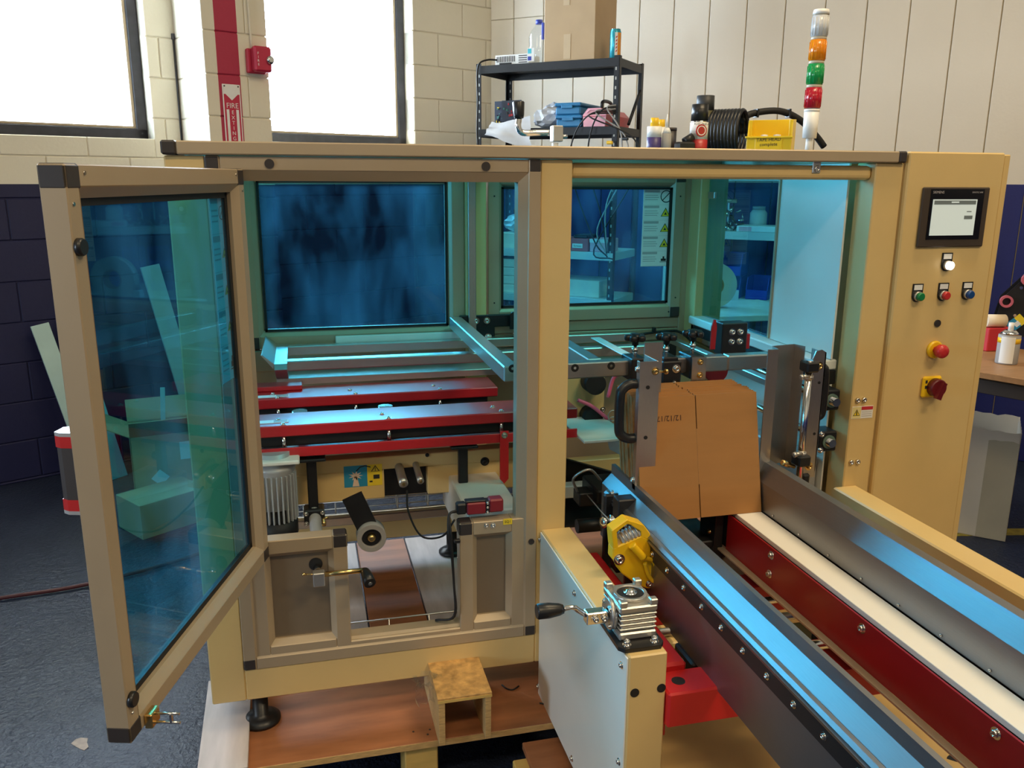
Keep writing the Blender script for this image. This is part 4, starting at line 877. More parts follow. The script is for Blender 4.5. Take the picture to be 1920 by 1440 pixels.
for k in range(NB):
    o = bpy.data.objects.new('carton_blank', bme); COL.objects.link(o)
    dx = 0 if k == 0 else random.uniform(-.003, .003); dz = 0 if k == 0 else random.uniform(-.001, .004)
    o.location = (.801+dx, -.150+k*BT/math.cos(TILT)*1.02, .7135+dz); o.rotation_euler = (TILT, 0, 0)
    ORG[o.name] = Vector(o.location)
    if k == 0: tag(o, 'foremost flat brown carton blank of the stack, printed with a date upside down', 'carton', 'carton blanks in the magazine'); front_blank = o
    else: tag(o, 'flat brown carton blank stacked behind the printed foremost one', 'carton', 'carton blanks in the magazine')
R_ = Matrix.Translation(front_blank.location) @ Matrix.Rotation(TILT, 4, 'X')
def on_blank(u, v): return R_ @ Vector((u, -.0003, v))
cs = Sh().box(.1625-.0006, .1625+.0006, -.0004, 0, .086, BH-.086).obj('crease', CARDE); cs.parent = front_blank; cs.location = ORG[cs.name]
tM = frameM((.089, -.0006, .262), (-1, 0, 0), (0, 0, -1)); tp_ = text('date_print', '12/12/17', .020, tM, mat('brown_ink', (.06, .025, .015), .7), None, .0002); tp_.parent = front_blank; tp_.location = ORG[tp_.name]

# ------------------------------------------------------------------ the pallet
pal = thing('pallet', 'plywood pallet on pine blocks under the carton erecting machine', 'pallet', (.7, .4, 0))
def PL(name, x0, x1, y0, y1, z0, z1, m, bev=.0015): return B(name, x0, x1, y0, y1, z0, z1, m, pal, bev)
PL('deck_board', -.31, .62, -.14, .21, .150, .167, PLYR); PL('deck_edge', -.31, .62, -.1425, -.1402, .1502, .1665, PLYE, 0)
for x0, x1, m in ((-.31, .145, PLYG), (.150, .335, PLYR), (.34, .60, PLYG), (.605, .95, PLYR), (.955, 1.30, PLYR), (1.305, 1.75, PLYR)): PL('deck_board', x0, x1, .214, 1.12, .150, .167, m)
PL('deck_board', .70, 1.75, -1.55, .205, .130, .150, BASEB); CY('board_hole', at(1785, 1425, 0)*0+atZ(1785, 1425, .1503), atZ(1785, 1425, .1509), .012, RUBBER, pal, 16)
PL('deck_board', .495, .60, -.60, -.145, .105, .125, PLYR)
for x, y, w in ((.19, -.125, .085), (.46, -.3, .06), (-.28, .3, .10), (.2, .5, .09), (.7, .5, .1), (1.5, .5, .1), (-.28, .95, .1), (.7, .95, .1), (1.5, .95, .1)): PL('block', x, x+w, y, y+.12, 0, .105 if x == .46 else .15, PINE, .003)
for x in (.75, 1.2, 1.65): PL('block', x, x+.09, -1.4, -1.28, 0, .13, PINE, .003); PL('block', x, x+.09, -.5, -.38, 0, .13, PINE, .003)
for px, py in ((775, 1372), (802, 1377), (806, 1368), (1030, 1340)):
    q = atZ(px, py, .1672); CY('nail_head', q, q+Vector((0, 0, .0006)), .003, CAP, pal, 8)
M_ = Matrix.Translation((-.258, -.155, .168)) @ Matrix.Rotation(math.radians(1.5), 4, 'Z')
lo = Sh().box(-.048, .068, 0, .40, 0, .015, .001, M_).obj('loose_board', PLYG); tag(lo, 'pale film faced plywood offcut lying beside the black machine foot', 'board')
wb = thing('wooden_box_beam', 'open ended plywood box beam wedged under the machine frame', 'wood block', (.34, 0, .167))
for n_, x0, x1, z0, z1, m in (('beam_side', .273, .289, .1672, .288, PLYE), ('beam_side', .392, .407, .1672, .288, PLYE), ('beam_top', .271, .409, .288, .302, CHIP)): B(n_, x0, x1, -.166, .10, z0, z1, m, wb, .001)
B('beam_layer', .271, .409, -.1675, -.1662, .289, .296, PINE, wb, 0)
# stretch film and a cut cable tie
s = Sh(); n = 9; base = at(800, 1272, -.06); vs = []
for i in range(n):
    for j in range(n): vs.append(base+Vector((-.035+.085*i/n+random.uniform(-.008, .008), random.uniform(-.025, .025)-.03*(1-j/n), -.045+.07*j/n+random.uniform(-.008, .008))))
s.mesh(vs, [(i*n+j, (i+1)*n+j, (i+1)*n+j+1, i*n+j+1) for i in range(n-1) for j in range(n-1)]); f_ = s.obj('stretch_film', CLEARP); tag(f_, 'scrap of crumpled clear stretch film hanging beside the box beam', 'film')
tie = TU('cable_tie', [atZ(941, 1284, .170), atZ(950, 1291, .170), atZ(962, 1293, .170), atZ(973, 1286, .170)], .0022, BLACK); tag(tie, 'curved black cut cable tie lying on the reddish plywood', 'cable tie')
ti2 = TU('cable_tie', [atZ(1012, 1318, .170), atZ(1020, 1320, .170), atZ(1028, 1322, .170)], .002, BLACK); tag(ti2, 'short black cable tie scrap close to the white winch housing', 'cable tie')

# ------------------------------------------------------------------ things standing on the machine roof
ZR = 1.6365
# signal tower
q = at(1515, 282, .40); tw = thing('signal_tower', 'stack light with clear, amber, green and red lenses on a white pole', 'signal lamp', (q.x, .40, ZR))
tp0 = Vector((q.x, .40, ZR)); tilt = Vector((.012, 0, 1)).normalized(); s_ = 2.4/1577
def TW(name, h0, h1, r0, r1, m):
    return Sh().lathe(tp0, tilt, ((h0, r0), (h1, r1)), 28).obj(name, m, tw)
TW('pole', 0, .055, .0095, .0095, WHITE); TW('base', .050, .13, .021, .0225, WHITE); TW('base_rim', .128, .135, .023, .023, WHITE)
hh = .138
for m in (LENS_R, LENS_G, LENS_O, LENS_W):
    TW('lens', hh, hh+.059, .0235, .0235, m)
    rb = Sh()
    for k in range(14):
        t = 2*PI*k/14; p = tp0+Vector((.0236*math.cos(t), .0236*math.sin(t), 0)); rb.cyl(p+tilt*(hh+.004), p+tilt*(hh+.054), .0016, seg=6)
    rb.obj('lens_rib', m, tw, 'stuff'); TW('collar', hh+.059, hh+.068, .0225, .0225, mat('tower_collar', (.55, .48, .36), .4) if 'tower_collar' not in MATS else MATS['tower_collar']); hh += .068
TW('top_cap', hh-.006, hh+.008, .0245, .022, WHITE)
# yellow bin
bx0, bx1, by0, by1 = at(1397, 272, .52).x, at(1484, 272, .52).x, .52, .70
yb_ = thing('parts_bin', 'open yellow plastic bin with a handwritten note on its front, on the machine roof', 'bin', ((bx0+bx1)/2, .6, ZR))
w_ = .004; zt_ = at(1410, 223, .52).z; zf = at(1410, 256, .52).z
YM = Matrix.Translation(((bx0+bx1)/2, by0, 0)) @ Matrix.Rotation(math.radians(-35), 4, 'Z') @ Matrix.Translation((-(bx0+bx1)/2, -by0, 0))
def YB(name, x0, x1, y0, y1, z0, z1): return Sh().box(x0, x1, y0, y1, z0, z1, .001).xf(YM).obj(name, BINYEL, yb_)
cx_ = (bx0+bx1)/2; bx0, bx1 = cx_-(bx1-cx_)*.84, cx_+(bx1-cx_)*.84
YB('bin_floor', bx0, bx1, by0, by1, ZR+.0002, ZR+.005)
for x in (bx0, bx1-w_): Sh().prism([(by0, ZR), (by0+.03, zt_), (by1, zt_+.01), (by1, ZR)], 'x', x, x+w_, YM).obj('bin_side', BINYEL, yb_)
YB('bin_back', bx0, bx1, by1-w_, by1, ZR, zt_+.01); YB('bin_front', bx0, bx1, by0, by0+w_, ZR, zf); YB('bin_lip', bx0-.004, bx1+.004, by0-.006, by0+.004, zf-.004, zf+.002)
for x in (bx0, bx1-w_*3): YB('bin_cheek', x, x+w_*3, by0+.028, by0+.034, zf, zt_)
zq = zf-.022; YB('bin_label', cx_-.042, cx_+.042, by0-.003, by0, zq-.018, zq+.016)
text('bin_note', 'TAPE HEAD\ncomplete', .0145, YM @ frameM((cx_, by0-.0036, zq+.006), (1, 0, .03), (0, 0, 1)), PRINTK, yb_, .0003)
for dx in (.05, .09): Sh().lathe((bx0+dx, by0+.05, zf-.004), (0, 0, 1), ((0, .01), (.012, .012), (.014, .004)), 10).xf(YM).obj('bin_content', WHITE, yb_)
def can(name, label, px, py_top, Y, r, h, profile, group=None, z=ZR, cat='spray can'):
    q = at(px, py_top, Y); t = thing(name, label, cat, (q.x, Y, z), group)
    for n_, h0, r0, h1, r1, m in profile: Sh().lathe((q.x, Y, z), (0, 0, 1), ((h0*h, r0*r), (h1*h, r1*r)), 24).obj(n_, m, t)
    return t, q
DKRED = mat('can_red', (.45, .03, .03), .35); OLIVE = mat('can_olive', (.10, .09, .04), .35)
t, q = can('spray_can', 'red and white spray can with black cap next to the cable coil', 1312, 217, .80, .031, .176, (('can_body', .005, 1, .34, 1, DKRED), ('can_label', .34, 1, .66, 1, PAPER), ('can_rim', .66, 1, .69, .9, CHROME), ('cap', .69, .95, 1.0, .9, BLACK)))
text('can_print', 'RUST-OLEUM', .010, frameM((q.x-.004, .80-.0316, ZR+.176*.62), (1, 0, 0), (0, 0, 1)), PRINTK, t, .0004)
Sh().lathe((q.x-.006, .80-.0305, ZR+.176*.50), (0, -1, 0), ((0, .021), (.002, .020)), 24).obj('can_emblem', DKRED, t)
Sh().ring((q.x-.006, .80-.0326, ZR+.176*.50), (0, -1, 0), .013, .016, .0006).obj('emblem_ring', PAPER, t)
can('spray_can', 'taller olive spray can with matt black cap behind the red one', 1322, 205, .90, .032, .215, (('can_body', .005, 1, .76, 1, OLIVE), ('cap', .76, 1.0, 1.0, .97, mat('grey_black_cap', (.03, .032, .035), .5))))
can('spray_can', 'purple and white lubricant can with yellow nozzle cap beside the shelf post', 1228, 222, .80, .025, .128, (('can_body', .005, 1, .5, 1, mat('can_purple', (.06, .04, .16), .4)), ('can_label', .5, 1, .78, 1, WHITE), ('cap', .78, .6, 1.0, .55, YELLOW)))
can('spray_can', 'slim white can with yellow cap standing second from the shelf post', 1241, 223, .84, .018, .126, (('can_body', .005, 1, .8, 1, WHITE), ('cap', .8, .7, 1.0, .6, YELLOW)))
can('glue_bottle', 'grey squeeze bottle with a pointed white nozzle', 1252, 215, .78, .016, .14, (('bottle_body', .005, 1, .55, 1, GREYPL), ('shoulder', .55, 1, .68, .5, WHITE), ('nozzle', .68, .35, 1.0, .08, WHITE)), cat='bottle')
can('marker_pot', 'dark round pot behind the glue bottle', 1258, 243, .85, .020, .10, (('pot_body', .005, 1, .9, 1, CAP), ('pot_rim', .9, 1.05, 1.0, 1.05, CAP)), cat='pot')
# coil of black corrugated hose and its loose end
q = at(1366, 235, .85); cl = thing('hose_coil', 'coil of black ribbed hose standing upright on the machine roof', 'hose', (q.x, .85, ZR))
for k in range(9):
    x = q.x-.05+.0125*k; R1, R2 = .068, .060
    CM = Matrix.Translation((q.x, .85, 0)) @ Matrix.Rotation(math.radians(-48), 4, 'Z') @ Matrix.Translation((-q.x, -.85, 0))
    Sh().tube([(x, .85+R2*math.cos(t), ZR+.086+R1*math.sin(t)*1.12) for t in [2*PI*i/28 for i in range(29)]], .0075, 8).xf(CM).obj('hose_turn', BLACK, cl)
TU('hose_tail', [(q.x+.05, .85, ZR+.13), at(1410, 213, .86), at(1460, 208, .86), at(1500, 225, .86), at(1530, 255, .86), at(1545, 275, .86)], .012, RUBBER, cl, 10)
for px in (1418, 1478): a = at(px, 212, .86); B('hose_tie', a.x-.004, a.x+.004, .845, .875, a.z-.016, a.z+.014, BLACK, cl, .001)
a = at(1283, 265, .78); g2 = thing('cable_gland', 'small black cable gland fittings beside the red spray can', 'fitting', (a.x, .78, ZR))
B('gland_body', a.x-.03, a.x+.035, .76, .80, ZR+.0002, ZR+.05, BLACK, g2, .006); CY('gland_nut', (a.x+.0, .78, ZR+.05), (a.x+.03, .78, ZR+.068), .014, BLACK, g2, 12)
# roof crank
q = at(1041, 268, .30); rc = thing('roof_crank', 'cranked steel handle with black grip clamped to a stub on the machine roof', 'crank', (q.x, .3, ZR))
CY('crank_stub', (q.x, .3, ZR-.012), (q.x, .3, ZR+.02), .009, WHITE, rc); hz_ = at(1041, 250, .30).z
B('crank_clamp', q.x-.011, q.x+.018, .285, .315, hz_-.022, hz_+.020, CASTAL, rc, .002); CY('clamp_screw', (q.x+.018, .3, hz_-.008), (q.x+.034, .3, hz_-.008), .0055, CHROME, rc)
a = at(1030, 249, .30); b = at(980, 249, .30); c = at(972, 238, .30); d = at(973, 222, .30); e = at(972, 190, .30)
TU('crank_arm', [a, a.lerp(b, .5), b, c, d], .0085, CHROME, rc, 12); Sh().lathe(d, e-d, ((0, .012), (.01, .0145), ((e-d).length-.003, .0165), ((e-d).length, .014)), 24).obj('crank_grip', BLACK, rc)

# ------------------------------------------------------------------ black steel shelving unit in the corner
SA = Vector((1.061, 3.184, 0)); SU = Vector((.752, -.659, 0)); SWv = Vector((.659, .752, 0))
SM = Matrix(((SU.x, SWv.x, 0, SA.x), (SU.y, SWv.y, 0, SA.y), (0, 0, 1, 0), (0, 0, 0, 1)))
SL, SD = .90, .405; ZT, Z2, Z3, Z4 = 2.207, 1.848, 1.147, .875
c0 = SM @ Vector((SL/2, SD/2, 0)); su = thing('shelving_unit', 'black slotted steel shelving unit in the corner behind the machine', 'shelf', c0)
DKS = mat('black_shelf_steel', (.016, .016, .018), .45, .2, var=.2); WSH = mat('pale_shelf_board', (.62, .64, .62), .5, var=.05)
def SB(name, x0, x1, y0, y1, z0, z1, m, par=None, bev=.001): return Sh().box(x0, x1, y0, y1, z0, z1, bev).xf(SM).obj(name, m, par)
for x in (0, SL):
    for y in (0, SD):
        dx = .032 if x == 0 else -.032; dy = .032 if y == 0 else -.032; s = Sh()
        s.box(x, x+dx, y, y+math.copysign(.003, dy), 0, ZT+.012).box(x, x+math.copysign(.003, dx), y, y+dy, 0, ZT+.012)
        pp = s.xf(SM).obj('upright', DKS, su)
        h = Sh()
        if y == 0 or x == 0:
            for k in range(40):
                z = 2.15-.05*k
                if z > .4: h.box(x+dx*.62-.004, x+dx*.62+.004, y-.0006, y-.0001, z-.008, z+.008) if y == 0 else h.box(x+dx*.62-.004, x+dx*.62+.004, y+dy*.1-.0006-.003, y+dy*.1-.003, z-.008, z+.008)
        if len(h.bm.verts): h.xf(SM).obj('upright_slot', mat('slot_light', (.45, .45, .42), .7) if 'slot_light' not in MATS else MATS['slot_light'], pp, 'stuff')
for z, m in ((ZT, DKS), (Z2, DKS), (Z3, WSH), (Z4, WSH), (.25, DKS)):
    sb = SB('shelf_board', .003, SL-.003, .003, SD-.003, z-.008, z, m, su); SB('shelf_edge', .003, SL-.003, -.001, .004, z-.045, z-.0005, m, su); SB('shelf_edge', .003, SL-.003, SD-.006, SD-.002, z-.045, z-.0005, m, su)
    for x in (.001, SL-.004): SB('shelf_edge', x, x+.003, .004, SD-.006, z-.045, z-.0005, m, su)
Sh().tube([SM @ Vector((SL-.01, SD-.02, Z2+.22)), SM @ Vector((SL-.01, SD-.20, Z2+.02))], .010, 6).obj('corner_brace', DKS, su)
def st(name, label, cat, x, y, z, group=None): return thing(name, label, cat, SM @ Vector((x, y, z)), group)
# on the top shelf
t = st('cardboard_box', 'tall brown cardboard box with tape marks on top of the black shelves', 'box', .59, .2, ZT)
bx = SB('box_body', .437, .745, .012, .335, ZT+.0005, ZT+.52, CARD2, t, .002)
SB('tape_mark', .558, .600, .0105, .0118, ZT+.01, ZT+.14, mat('shiny_tape', (.60, .46, .30), .2), t, 0); SB('tape_mark', .553, .59, .0105, .0118, ZT+.29, ZT+.5, MATS['shiny_tape'], t, 0)
Sh().prism([(.0, .0), (.308, 0), (.29, .12), (.02, .12)], 'y', 0, .003, SM @ Matrix.Translation((.437, .335, ZT+.52)) @ Matrix.Rotation(math.radians(-35), 4, 'X')).obj('box_flap', CARD2, t)
t = st('drink_can', 'tall drink can in turquoise and orange beside the cardboard box', 'can', .852, .05, ZT); q = SM @ Vector((.852, .05, ZT))
Sh().lathe(q, (0, 0, 1), ((0, .024), (.006, .031), (.135, .031), (.149, .026), (.151, .027)), 28).obj('can_body', mat('can_turquoise', (.04, .36, .46), .25, .4), t)
vs = [(q+Vector((.0315*math.sin(a), -.0315*math.cos(a), h))) for a in [.0+.13*k for k in range(8)] for h in (.012, .132)]
Sh().mesh(vs, [(2*k, 2*k+2, 2*k+3, 2*k+1) for k in range(7)], True).obj('can_orange_field', mat('can_orange', (.80, .30, .02), .3), t)
vs = [(q+Vector((.0317*math.sin(a), -.0317*math.cos(a), h))) for a in [-.45+.1*k for k in range(6)] for h in (.012, .132)]
Sh().mesh(vs, [(2*k, 2*k+2, 2*k+3, 2*k+1) for k in range(5)], True).obj('can_white_field', WHITE, t)
for k in range(5): Sh().prism([(-.005, 0), (.003, .004), (.006, .013), (-.002, .010)], 'y', 0, .0006).xf(Matrix.Translation(q+Vector((-.006, -.0328, .03+.018*k)))).obj('can_stroke', PRINTR, t)
Sh().lathe(q, (0, 0, 1), ((.1505, .026), (.154, .025)), 24).obj('can_rim', CHROME, t)
t = st('water_jug', 'clear plastic water jug with blue cap beside the cardboard box', 'jug', .36, .09, ZT); q = SM @ Vector((.362, .10, ZT))
Sh().lathe(q, (0, 0, 1), ((.0008, .055), (.01, .062), (.09, .062), (.10, .058), (.15, .060), (.185, .045), (.212, .022), (.222, .022)), 28).obj('jug_body', CLEARP, t)
Sh().lathe(q, (0, 0, 1), ((.220, .021), (.243, .020)), 20).obj('jug_cap', mat('cap_blue', (.03, .05, .35), .4), t)
SB('jug_handle', .395, .412, .06, .075, ZT+.13, ZT+.222, MATS['cap_blue'], t, .004); SB('jug_label', .318, .362, .036, .0375, ZT+.012, ZT+.085, WHITE, t, 0); SB('label_print', .322, .345, .0352, .036, ZT+.055, ZT+.082, mat('label_teal', (.05, .45, .55), .5), t, 0); SB('label_print', .322, .345, .0352, .036, ZT+.018, ZT+.04, MATS['cap_blue'], t, 0)
t = st('power_supply', 'white slotted power supply unit at the left end of the top shelf', 'power supply', .2, .15, ZT)
ps = SB('supply_case', .09, .31, .07, .22, ZT+.0005, ZT+.062, WHITE, t, .002); sl = Sh()
for k in range(11): sl.box(.10+.0115*k, .106+.0115*k, .0692, .07, ZT+.022, ZT+.054)
for k in range(4): sl.box(.245, .30, .0692, .07, ZT+.014+.012*k, ZT+.019+.012*k)
sl.xf(SM).obj('vent_slots', CAP, t, 'stuff'); SB('terminal_row', .12, .20, .064, .07, ZT+.004, ZT+.018, BLACK, t, .001)
pc = TU('power_lead', [SM @ Vector(v) for v in ((.11, .06, ZT+.035), (.06, .03, ZT+.035), (.025, -.01, ZT+.01), (.012, -.012, ZT-.06), (.016, -.012, ZT-.2), (.01, -.012, ZT-.36), (.02, -.012, ZT-.5))], .005, RUBBER, t)
# on the second shelf
for k, (x, y, w) in enumerate(((.07, .10, .09), (.135, .07, .13))):
    t = st('circuit_board', ('narrow dark blue circuit board leaning at the left shelf post', 'wider dark blue circuit board leaning in front of the narrow one')[k], 'circuit board', x+w/2, y, Z2, 'circuit boards on the second shelf')
    SB('board', x, x+w, y, y+.003, Z2+.0005, Z2+.165, mat('board_blue', (.02, .03, .06), .5) if 'board_blue' not in MATS else MATS['board_blue'], t, 0)
    cp = [Sh(), Sh(), Sh()]
    for i in range(26):
        cx, cz = x+.01+random.random()*(w-.03), Z2+.01+random.random()*.13; cp[i % 3].box(cx, cx+.005+random.random()*.008, y-.004, y, cz, cz+.004+random.random()*.012)
    for s, n_, m in zip(cp, ('chip', 'connector', 'capacitor'), (BLACK, mat('comp_green', (.05, .22, .18), .5) if k == 0 else MATS['comp_green'], PRINTR if k else PRINTY)): o = s.xf(SM).obj(n_+'_group', m, t); o['kind'] = 'stuff'
def bag(name, label, x0, x1, y0, y1, z0, z1, seed, m=BAG):
    random.seed(seed); s = Sh(); bmesh.ops.create_icosphere(s.bm, subdivisions=3, radius=.5)
    for v in s.bm.verts:
        p = v.co; p *= 1+random.uniform(-.12, .12); p.z = max(p.z, -.46)
        v.co = Vector(((x0+x1)/2+p.x*(x1-x0), (y0+y1)/2+p.y*(y1-y0), max(z0+.001, (z0+z1)/2+p.z*(z1-z0)*1.05)))
    return tag(s.xf(SM).obj(name, m), label, 'bag')
BAG2 = mat('frosted_bag', (.62, .64, .68), .3, var=.12, scale=12)
bag('plastic_bag', 'rounded frosted plastic bag behind the black crank grip', .30, .53, .08, .30, Z2, Z2+.125, 3, BAG2)
bag('plastic_bag', 'taller frosted plastic bag at the back of the second shelf', .28, .45, .25, .38, Z2, Z2+.16, 5, BAG2)
s = Sh(); n = 8; vs = []
random.seed(11)
for i in range(n):
    for j in range(n):
        u, v = i/(n-1), j/(n-1); vs.append(SM @ Vector((.11+.25*u+random.uniform(-.006, .006)+.05*v*(u-.3), -.012-.05*min(1, v*1.2)+random.uniform(-.008, .008), Z2+.035-.16*v*(.4+.6*u)+random.uniform(-.008, .008)+.03*u*(1-v))))
s.mesh(vs, [(i*n+j, (i+1)*n+j, (i+1)*n+j+1, i*n+j+1) for i in range(n-1) for j in range(n-1)], True); tag(s.obj('plastic_bag', BAG2), 'empty frosted plastic bag hanging over the front edge of the second shelf', 'bag')
for k, (z, dx) in enumerate(((Z2, .006), (Z2+.068, 0))):
    t = st('blue_case', ('lower blue plastic case of the pair on the second shelf', 'upper blue plastic case of the pair on the second shelf')[k], 'case', .6, .15, z, 'blue cases on the second shelf')
    SB('case_body', .51+dx, .665+dx, .02, .32, z+.0005, z+.045, BLUEBOX, t, .008); SB('case_lid', .505+dx, .67+dx, .015, .325, z+.047, z+.067, BLUEBOX, t, .006)
    SB('case_latch', .55+dx, .62+dx, .010, .018, z+.035, z+.055, BLUEBOX, t, .003)
t = st('toolbox', 'red metal toolbox with pink end plate beside the blue cases', 'toolbox', .84, .1, Z2)
tbp = [(.69, Z2+.001), (.82, Z2+.001), (.825, Z2+.065), (.79, Z2+.10), (.715, Z2+.10), (.685, Z2+.065)]
Sh().prism(tbp, 'y', .02, .40, SM).obj('toolbox_body', REDBOX, t); Sh().prism(tbp, 'y', .012, .0198, SM).obj('end_plate', PINK, t)
Sh().tube([SM @ Vector(v) for v in ((.71, .010, Z2+.075), (.73, .008, Z2+.092), (.78, .008, Z2+.092), (.80, .010, Z2+.075))], .0025, 6).obj('end_ridge', PINK, t); SB('lid_seam', .688, .822, .0095, .0122, Z2+.055, Z2+.058, PRINTR, t, 0)
Sh().tube(smooth([SM @ Vector(v) for v in ((.755, .12, Z2+.10), (.755, .13, Z2+.14), (.755, .20, Z2+.15), (.755, .27, Z2+.14), (.755, .28, Z2+.10))]), .010, 8).obj('carry_handle', BLACK, t)
# bundle of hanging cables at the right upright
t = st('cable_bundle', 'bundle of grey and black cables with plugs hanging from the shelf post', 'cable', SL-.02, -.03, Z2)
for k in range(5):
    w = .06+.03*k; x0 = SL-.02-.015*k+(.03 if k == 4 else 0); top = Z2+.11-.01*k
    TU('cable', [SM @ Vector(v) for v in ((SL-.01, -.012, top), (x0-w*.5, -.04-.01*k, top-.02), (x0-w*(1.2 if k % 2 else -.9), -.045, top-.14), (x0-w*(1.3 if k % 2 else -1.0), -.04, top-.33), (x0-w*.3, -.04, top-.55-.05*k), (x0-w*.1+.02*k, -.04, top-.8))], .0042, (GREYPL, RUBBER)[k % 2] if k < 4 else RUBBER, t)
for k, (dx, dz, m) in enumerate(((-.04, -.10, YELLOW), (-.02, -.14, BLACK), (-.06, -.15, BLACK), (.05, -.08, BLACK))): SB('plug', SL+dx, SL+dx+.035, -.065, -.045, Z2+dz, Z2+dz+.018, m, t, .004)
# lower shelves, seen through the blue rear door
t = st('cardboard_tray', 'pale cardboard tray full of clear bags on the third shelf', 'tray', .24, .1, Z3); SB('tray_body', .12, .33, .03, .3, Z3+.0005, Z3+.09, CARDW, t, .002); bag('plastic_bag', 'crumpled clear bag lying in the pale cardboard tray', .12, .34, .05, .28, Z3+.091, Z3+.20, 8, BAG2)
for k, (x, m, l) in enumerate(((.55, REDBOX, 'plain red parts bin on the third shelf'), (.68, REDBOX, 'red parts bin full of black screws with a white label on the third shelf'), (.80, PINK, 'pink and white carton beside the red bins'))):
    t = st('red_bin' if k < 2 else 'small_carton', l, 'bin' if k < 2 else 'carton', x, .08, Z3)
    SB('bin_body', x-.055, x+.055, .02, .2, Z3+.0005, Z3+.075, m, t, .004)
    if k == 1: SB('bin_label', x-.045, x+.02, .018, .0195, Z3+.02, Z3+.045, PAPER, t, 0); SB('screws', x-.045, x+.045, .03, .19, Z3+.0752, Z3+.095, BLACKM, t, .006); text('label_print', 'Screws', .018, SM @ Matrix.Translation((x-.012, .0175, Z3+.032)) @ Matrix.Rotation(PI/2, 4, 'X'), PRINTK, t, .0001)
    if k == 2: SB('carton_band', x-.056, x+.056, .018, .0195, Z3+.055, Z3+.0755, PAPER, t, 0)
for k in range(4):
    t = tag(SB('flat_carton', .12, .27-.004*k, .02, .3, Z4+.0005+.052*k, Z4+.0505+.052*k, CARDW, None, .002), ('lowest', 'second', 'third', 'topmost')[k]+' pale carton of the pile on the fourth shelf', 'carton', 'pale cartons on the fourth shelf')
t = SB('long_carton', .42, .80, .05, .3, Z4+.0005, Z4+.10, CARDW, None, .003); tag(t, 'long torn pale carton on the fourth shelf', 'carton')
# grey bottle and tape roll on a low bench behind the rear door
t = thing('low_bench', 'low dark bench right of the black shelves behind the machine', 'bench', (2.0, 1.9, 0))
B('bench_top', 1.62, 2.4, 1.6, 2.1, .90, .93, WSH, t, .003)
for x, y in ((1.66, 1.64), (2.34, 1.64), (1.66, 2.06), (2.34, 2.06)): B('bench_leg', x-.02, x+.02, y-.02, y+.02, 0, .90, DKS, t, .002)
q = (1.72, 1.72, .93); t = thing('sample_bottle', 'pale square bottle with grey cap behind the warning sheet pane', 'bottle', q); B('bottle_body', 1.70, 1.745, 1.70, 1.74, .9305, 1.02, WHITE, t, .006); CY('bottle_cap', (1.7225, 1.72, 1.02), (1.7225, 1.72, 1.045), .016, GREYPL, t)
q = Vector((2.0, 1.85, 1.045)); t = thing('tape_roll', 'large roll of clear carton tape standing on the low bench', 'tape', (2.0, 1.85, .93)); Sh().ring(q, (.3, 1, 0), .05, .114, .06, 32).obj('tape_wound', mat('tape_tan', (.55, .48, .38), .3), t); Sh().ring(q, (.3, 1, 0), .045, .05, .06, 32).obj('tape_core', CARD, t)

# ------------------------------------------------------------------ on the block wall
def WB(name, x0, x1, y0, y1, z0, z1, m, par=None, bev=.001): return Sh().box(x0, x1, y0, y1, z0, z1, bev).xf(WM).obj(name, m, par)
def wtext(name, s, size, x, y, z, m, par): return text(name, s, size, WM @ Matrix.Translation((x, y, z)) @ Matrix.Rotation(PI/2, 4, 'X'), m, par, .0003)
t = thing('extinguisher_sign', 'white framed red fire extinguisher sign with arrow on the red stripe', 'sign', WM @ Vector((1.213, -.402, 1.62)))
YS = -.402; WB('sign_plate', 1.166, 1.261, YS-.003, YS, 1.60, 2.024, PAPER, t, .002); WB('sign_field', 1.172, 1.255, YS-.0036, YS-.003, 1.606, 2.018, SIGNRED, t, 0)
WB('sign_band', 1.181, 1.195, YS-.0042, YS-.0036, 1.606, 1.90, PAPER, t, 0); WB('sign_band', 1.232, 1.246, YS-.0042, YS-.0036, 1.606, 1.90, PAPER, t, 0); WB('sign_head', 1.172, 1.255, YS-.0042, YS-.0036, 1.975, 2.018, PAPER, t, 0)
Sh().prism([(1.180, 1.976), (1.247, 1.976), (1.2135, 1.945)], 'y', YS-.0042, YS-.0036, WM).obj('arrow_notch', PAPER, t)
wtext('sign_letters', 'FIRE', .036, 1.2135, YS-.0045, 1.918, PAPER, t)
for k, ch in enumerate('EXTINGUISHER'): wtext('sign_letter', ch, .026, 1.2135, YS-.0045, 1.885-.026*k, PAPER, t)
for x in (1.177, 1.250): Sh().cyl((x, YS-.004, 2.014), (x, YS-.006, 2.014), .004, seg=10).xf(WM).obj('sign_screw', CAP, t)
t = thing('alarm_strobe', 'red fire alarm strobe with clear flash lens on the pilaster edge', 'alarm', WM @ Vector((1.36, -.402, 2.09)))
WB('strobe_back', 1.300, 1.40, -.432, -.401, 2.085, 2.205, SIGNRED, t, .006); WB('strobe_body', 1.318, 1.415, -.480, -.432, 2.09, 2.215, SIGNRED, t, .010)
Sh().lathe(WM @ Vector((1.40, -.478, 2.15)), WM.to_3x3() @ Vector((0, -1, 0)), ((0, .022), (.012, .022), (.022, .012)), 16).obj('flash_lens', CHROME, t)
for k, ch in enumerate('FIRE'): wtext('strobe_letter', ch, .018, 1.338, -.4806, 2.178-.018*k, PAPER, t)
TU('strobe_conduit', [WM @ Vector(v) for v in ((1.325, -.412, 3.2), (1.33, -.412, 2.5), (1.335, -.412, 2.205))], .006, BLOCKP, t)
Sh().tube([WM @ Vector((1.079, -.004, 1.5)), WM @ Vector((1.079, -.004, 2.28))], .005, 6).obj('trim_1', DKFRAME, None, 'structure')
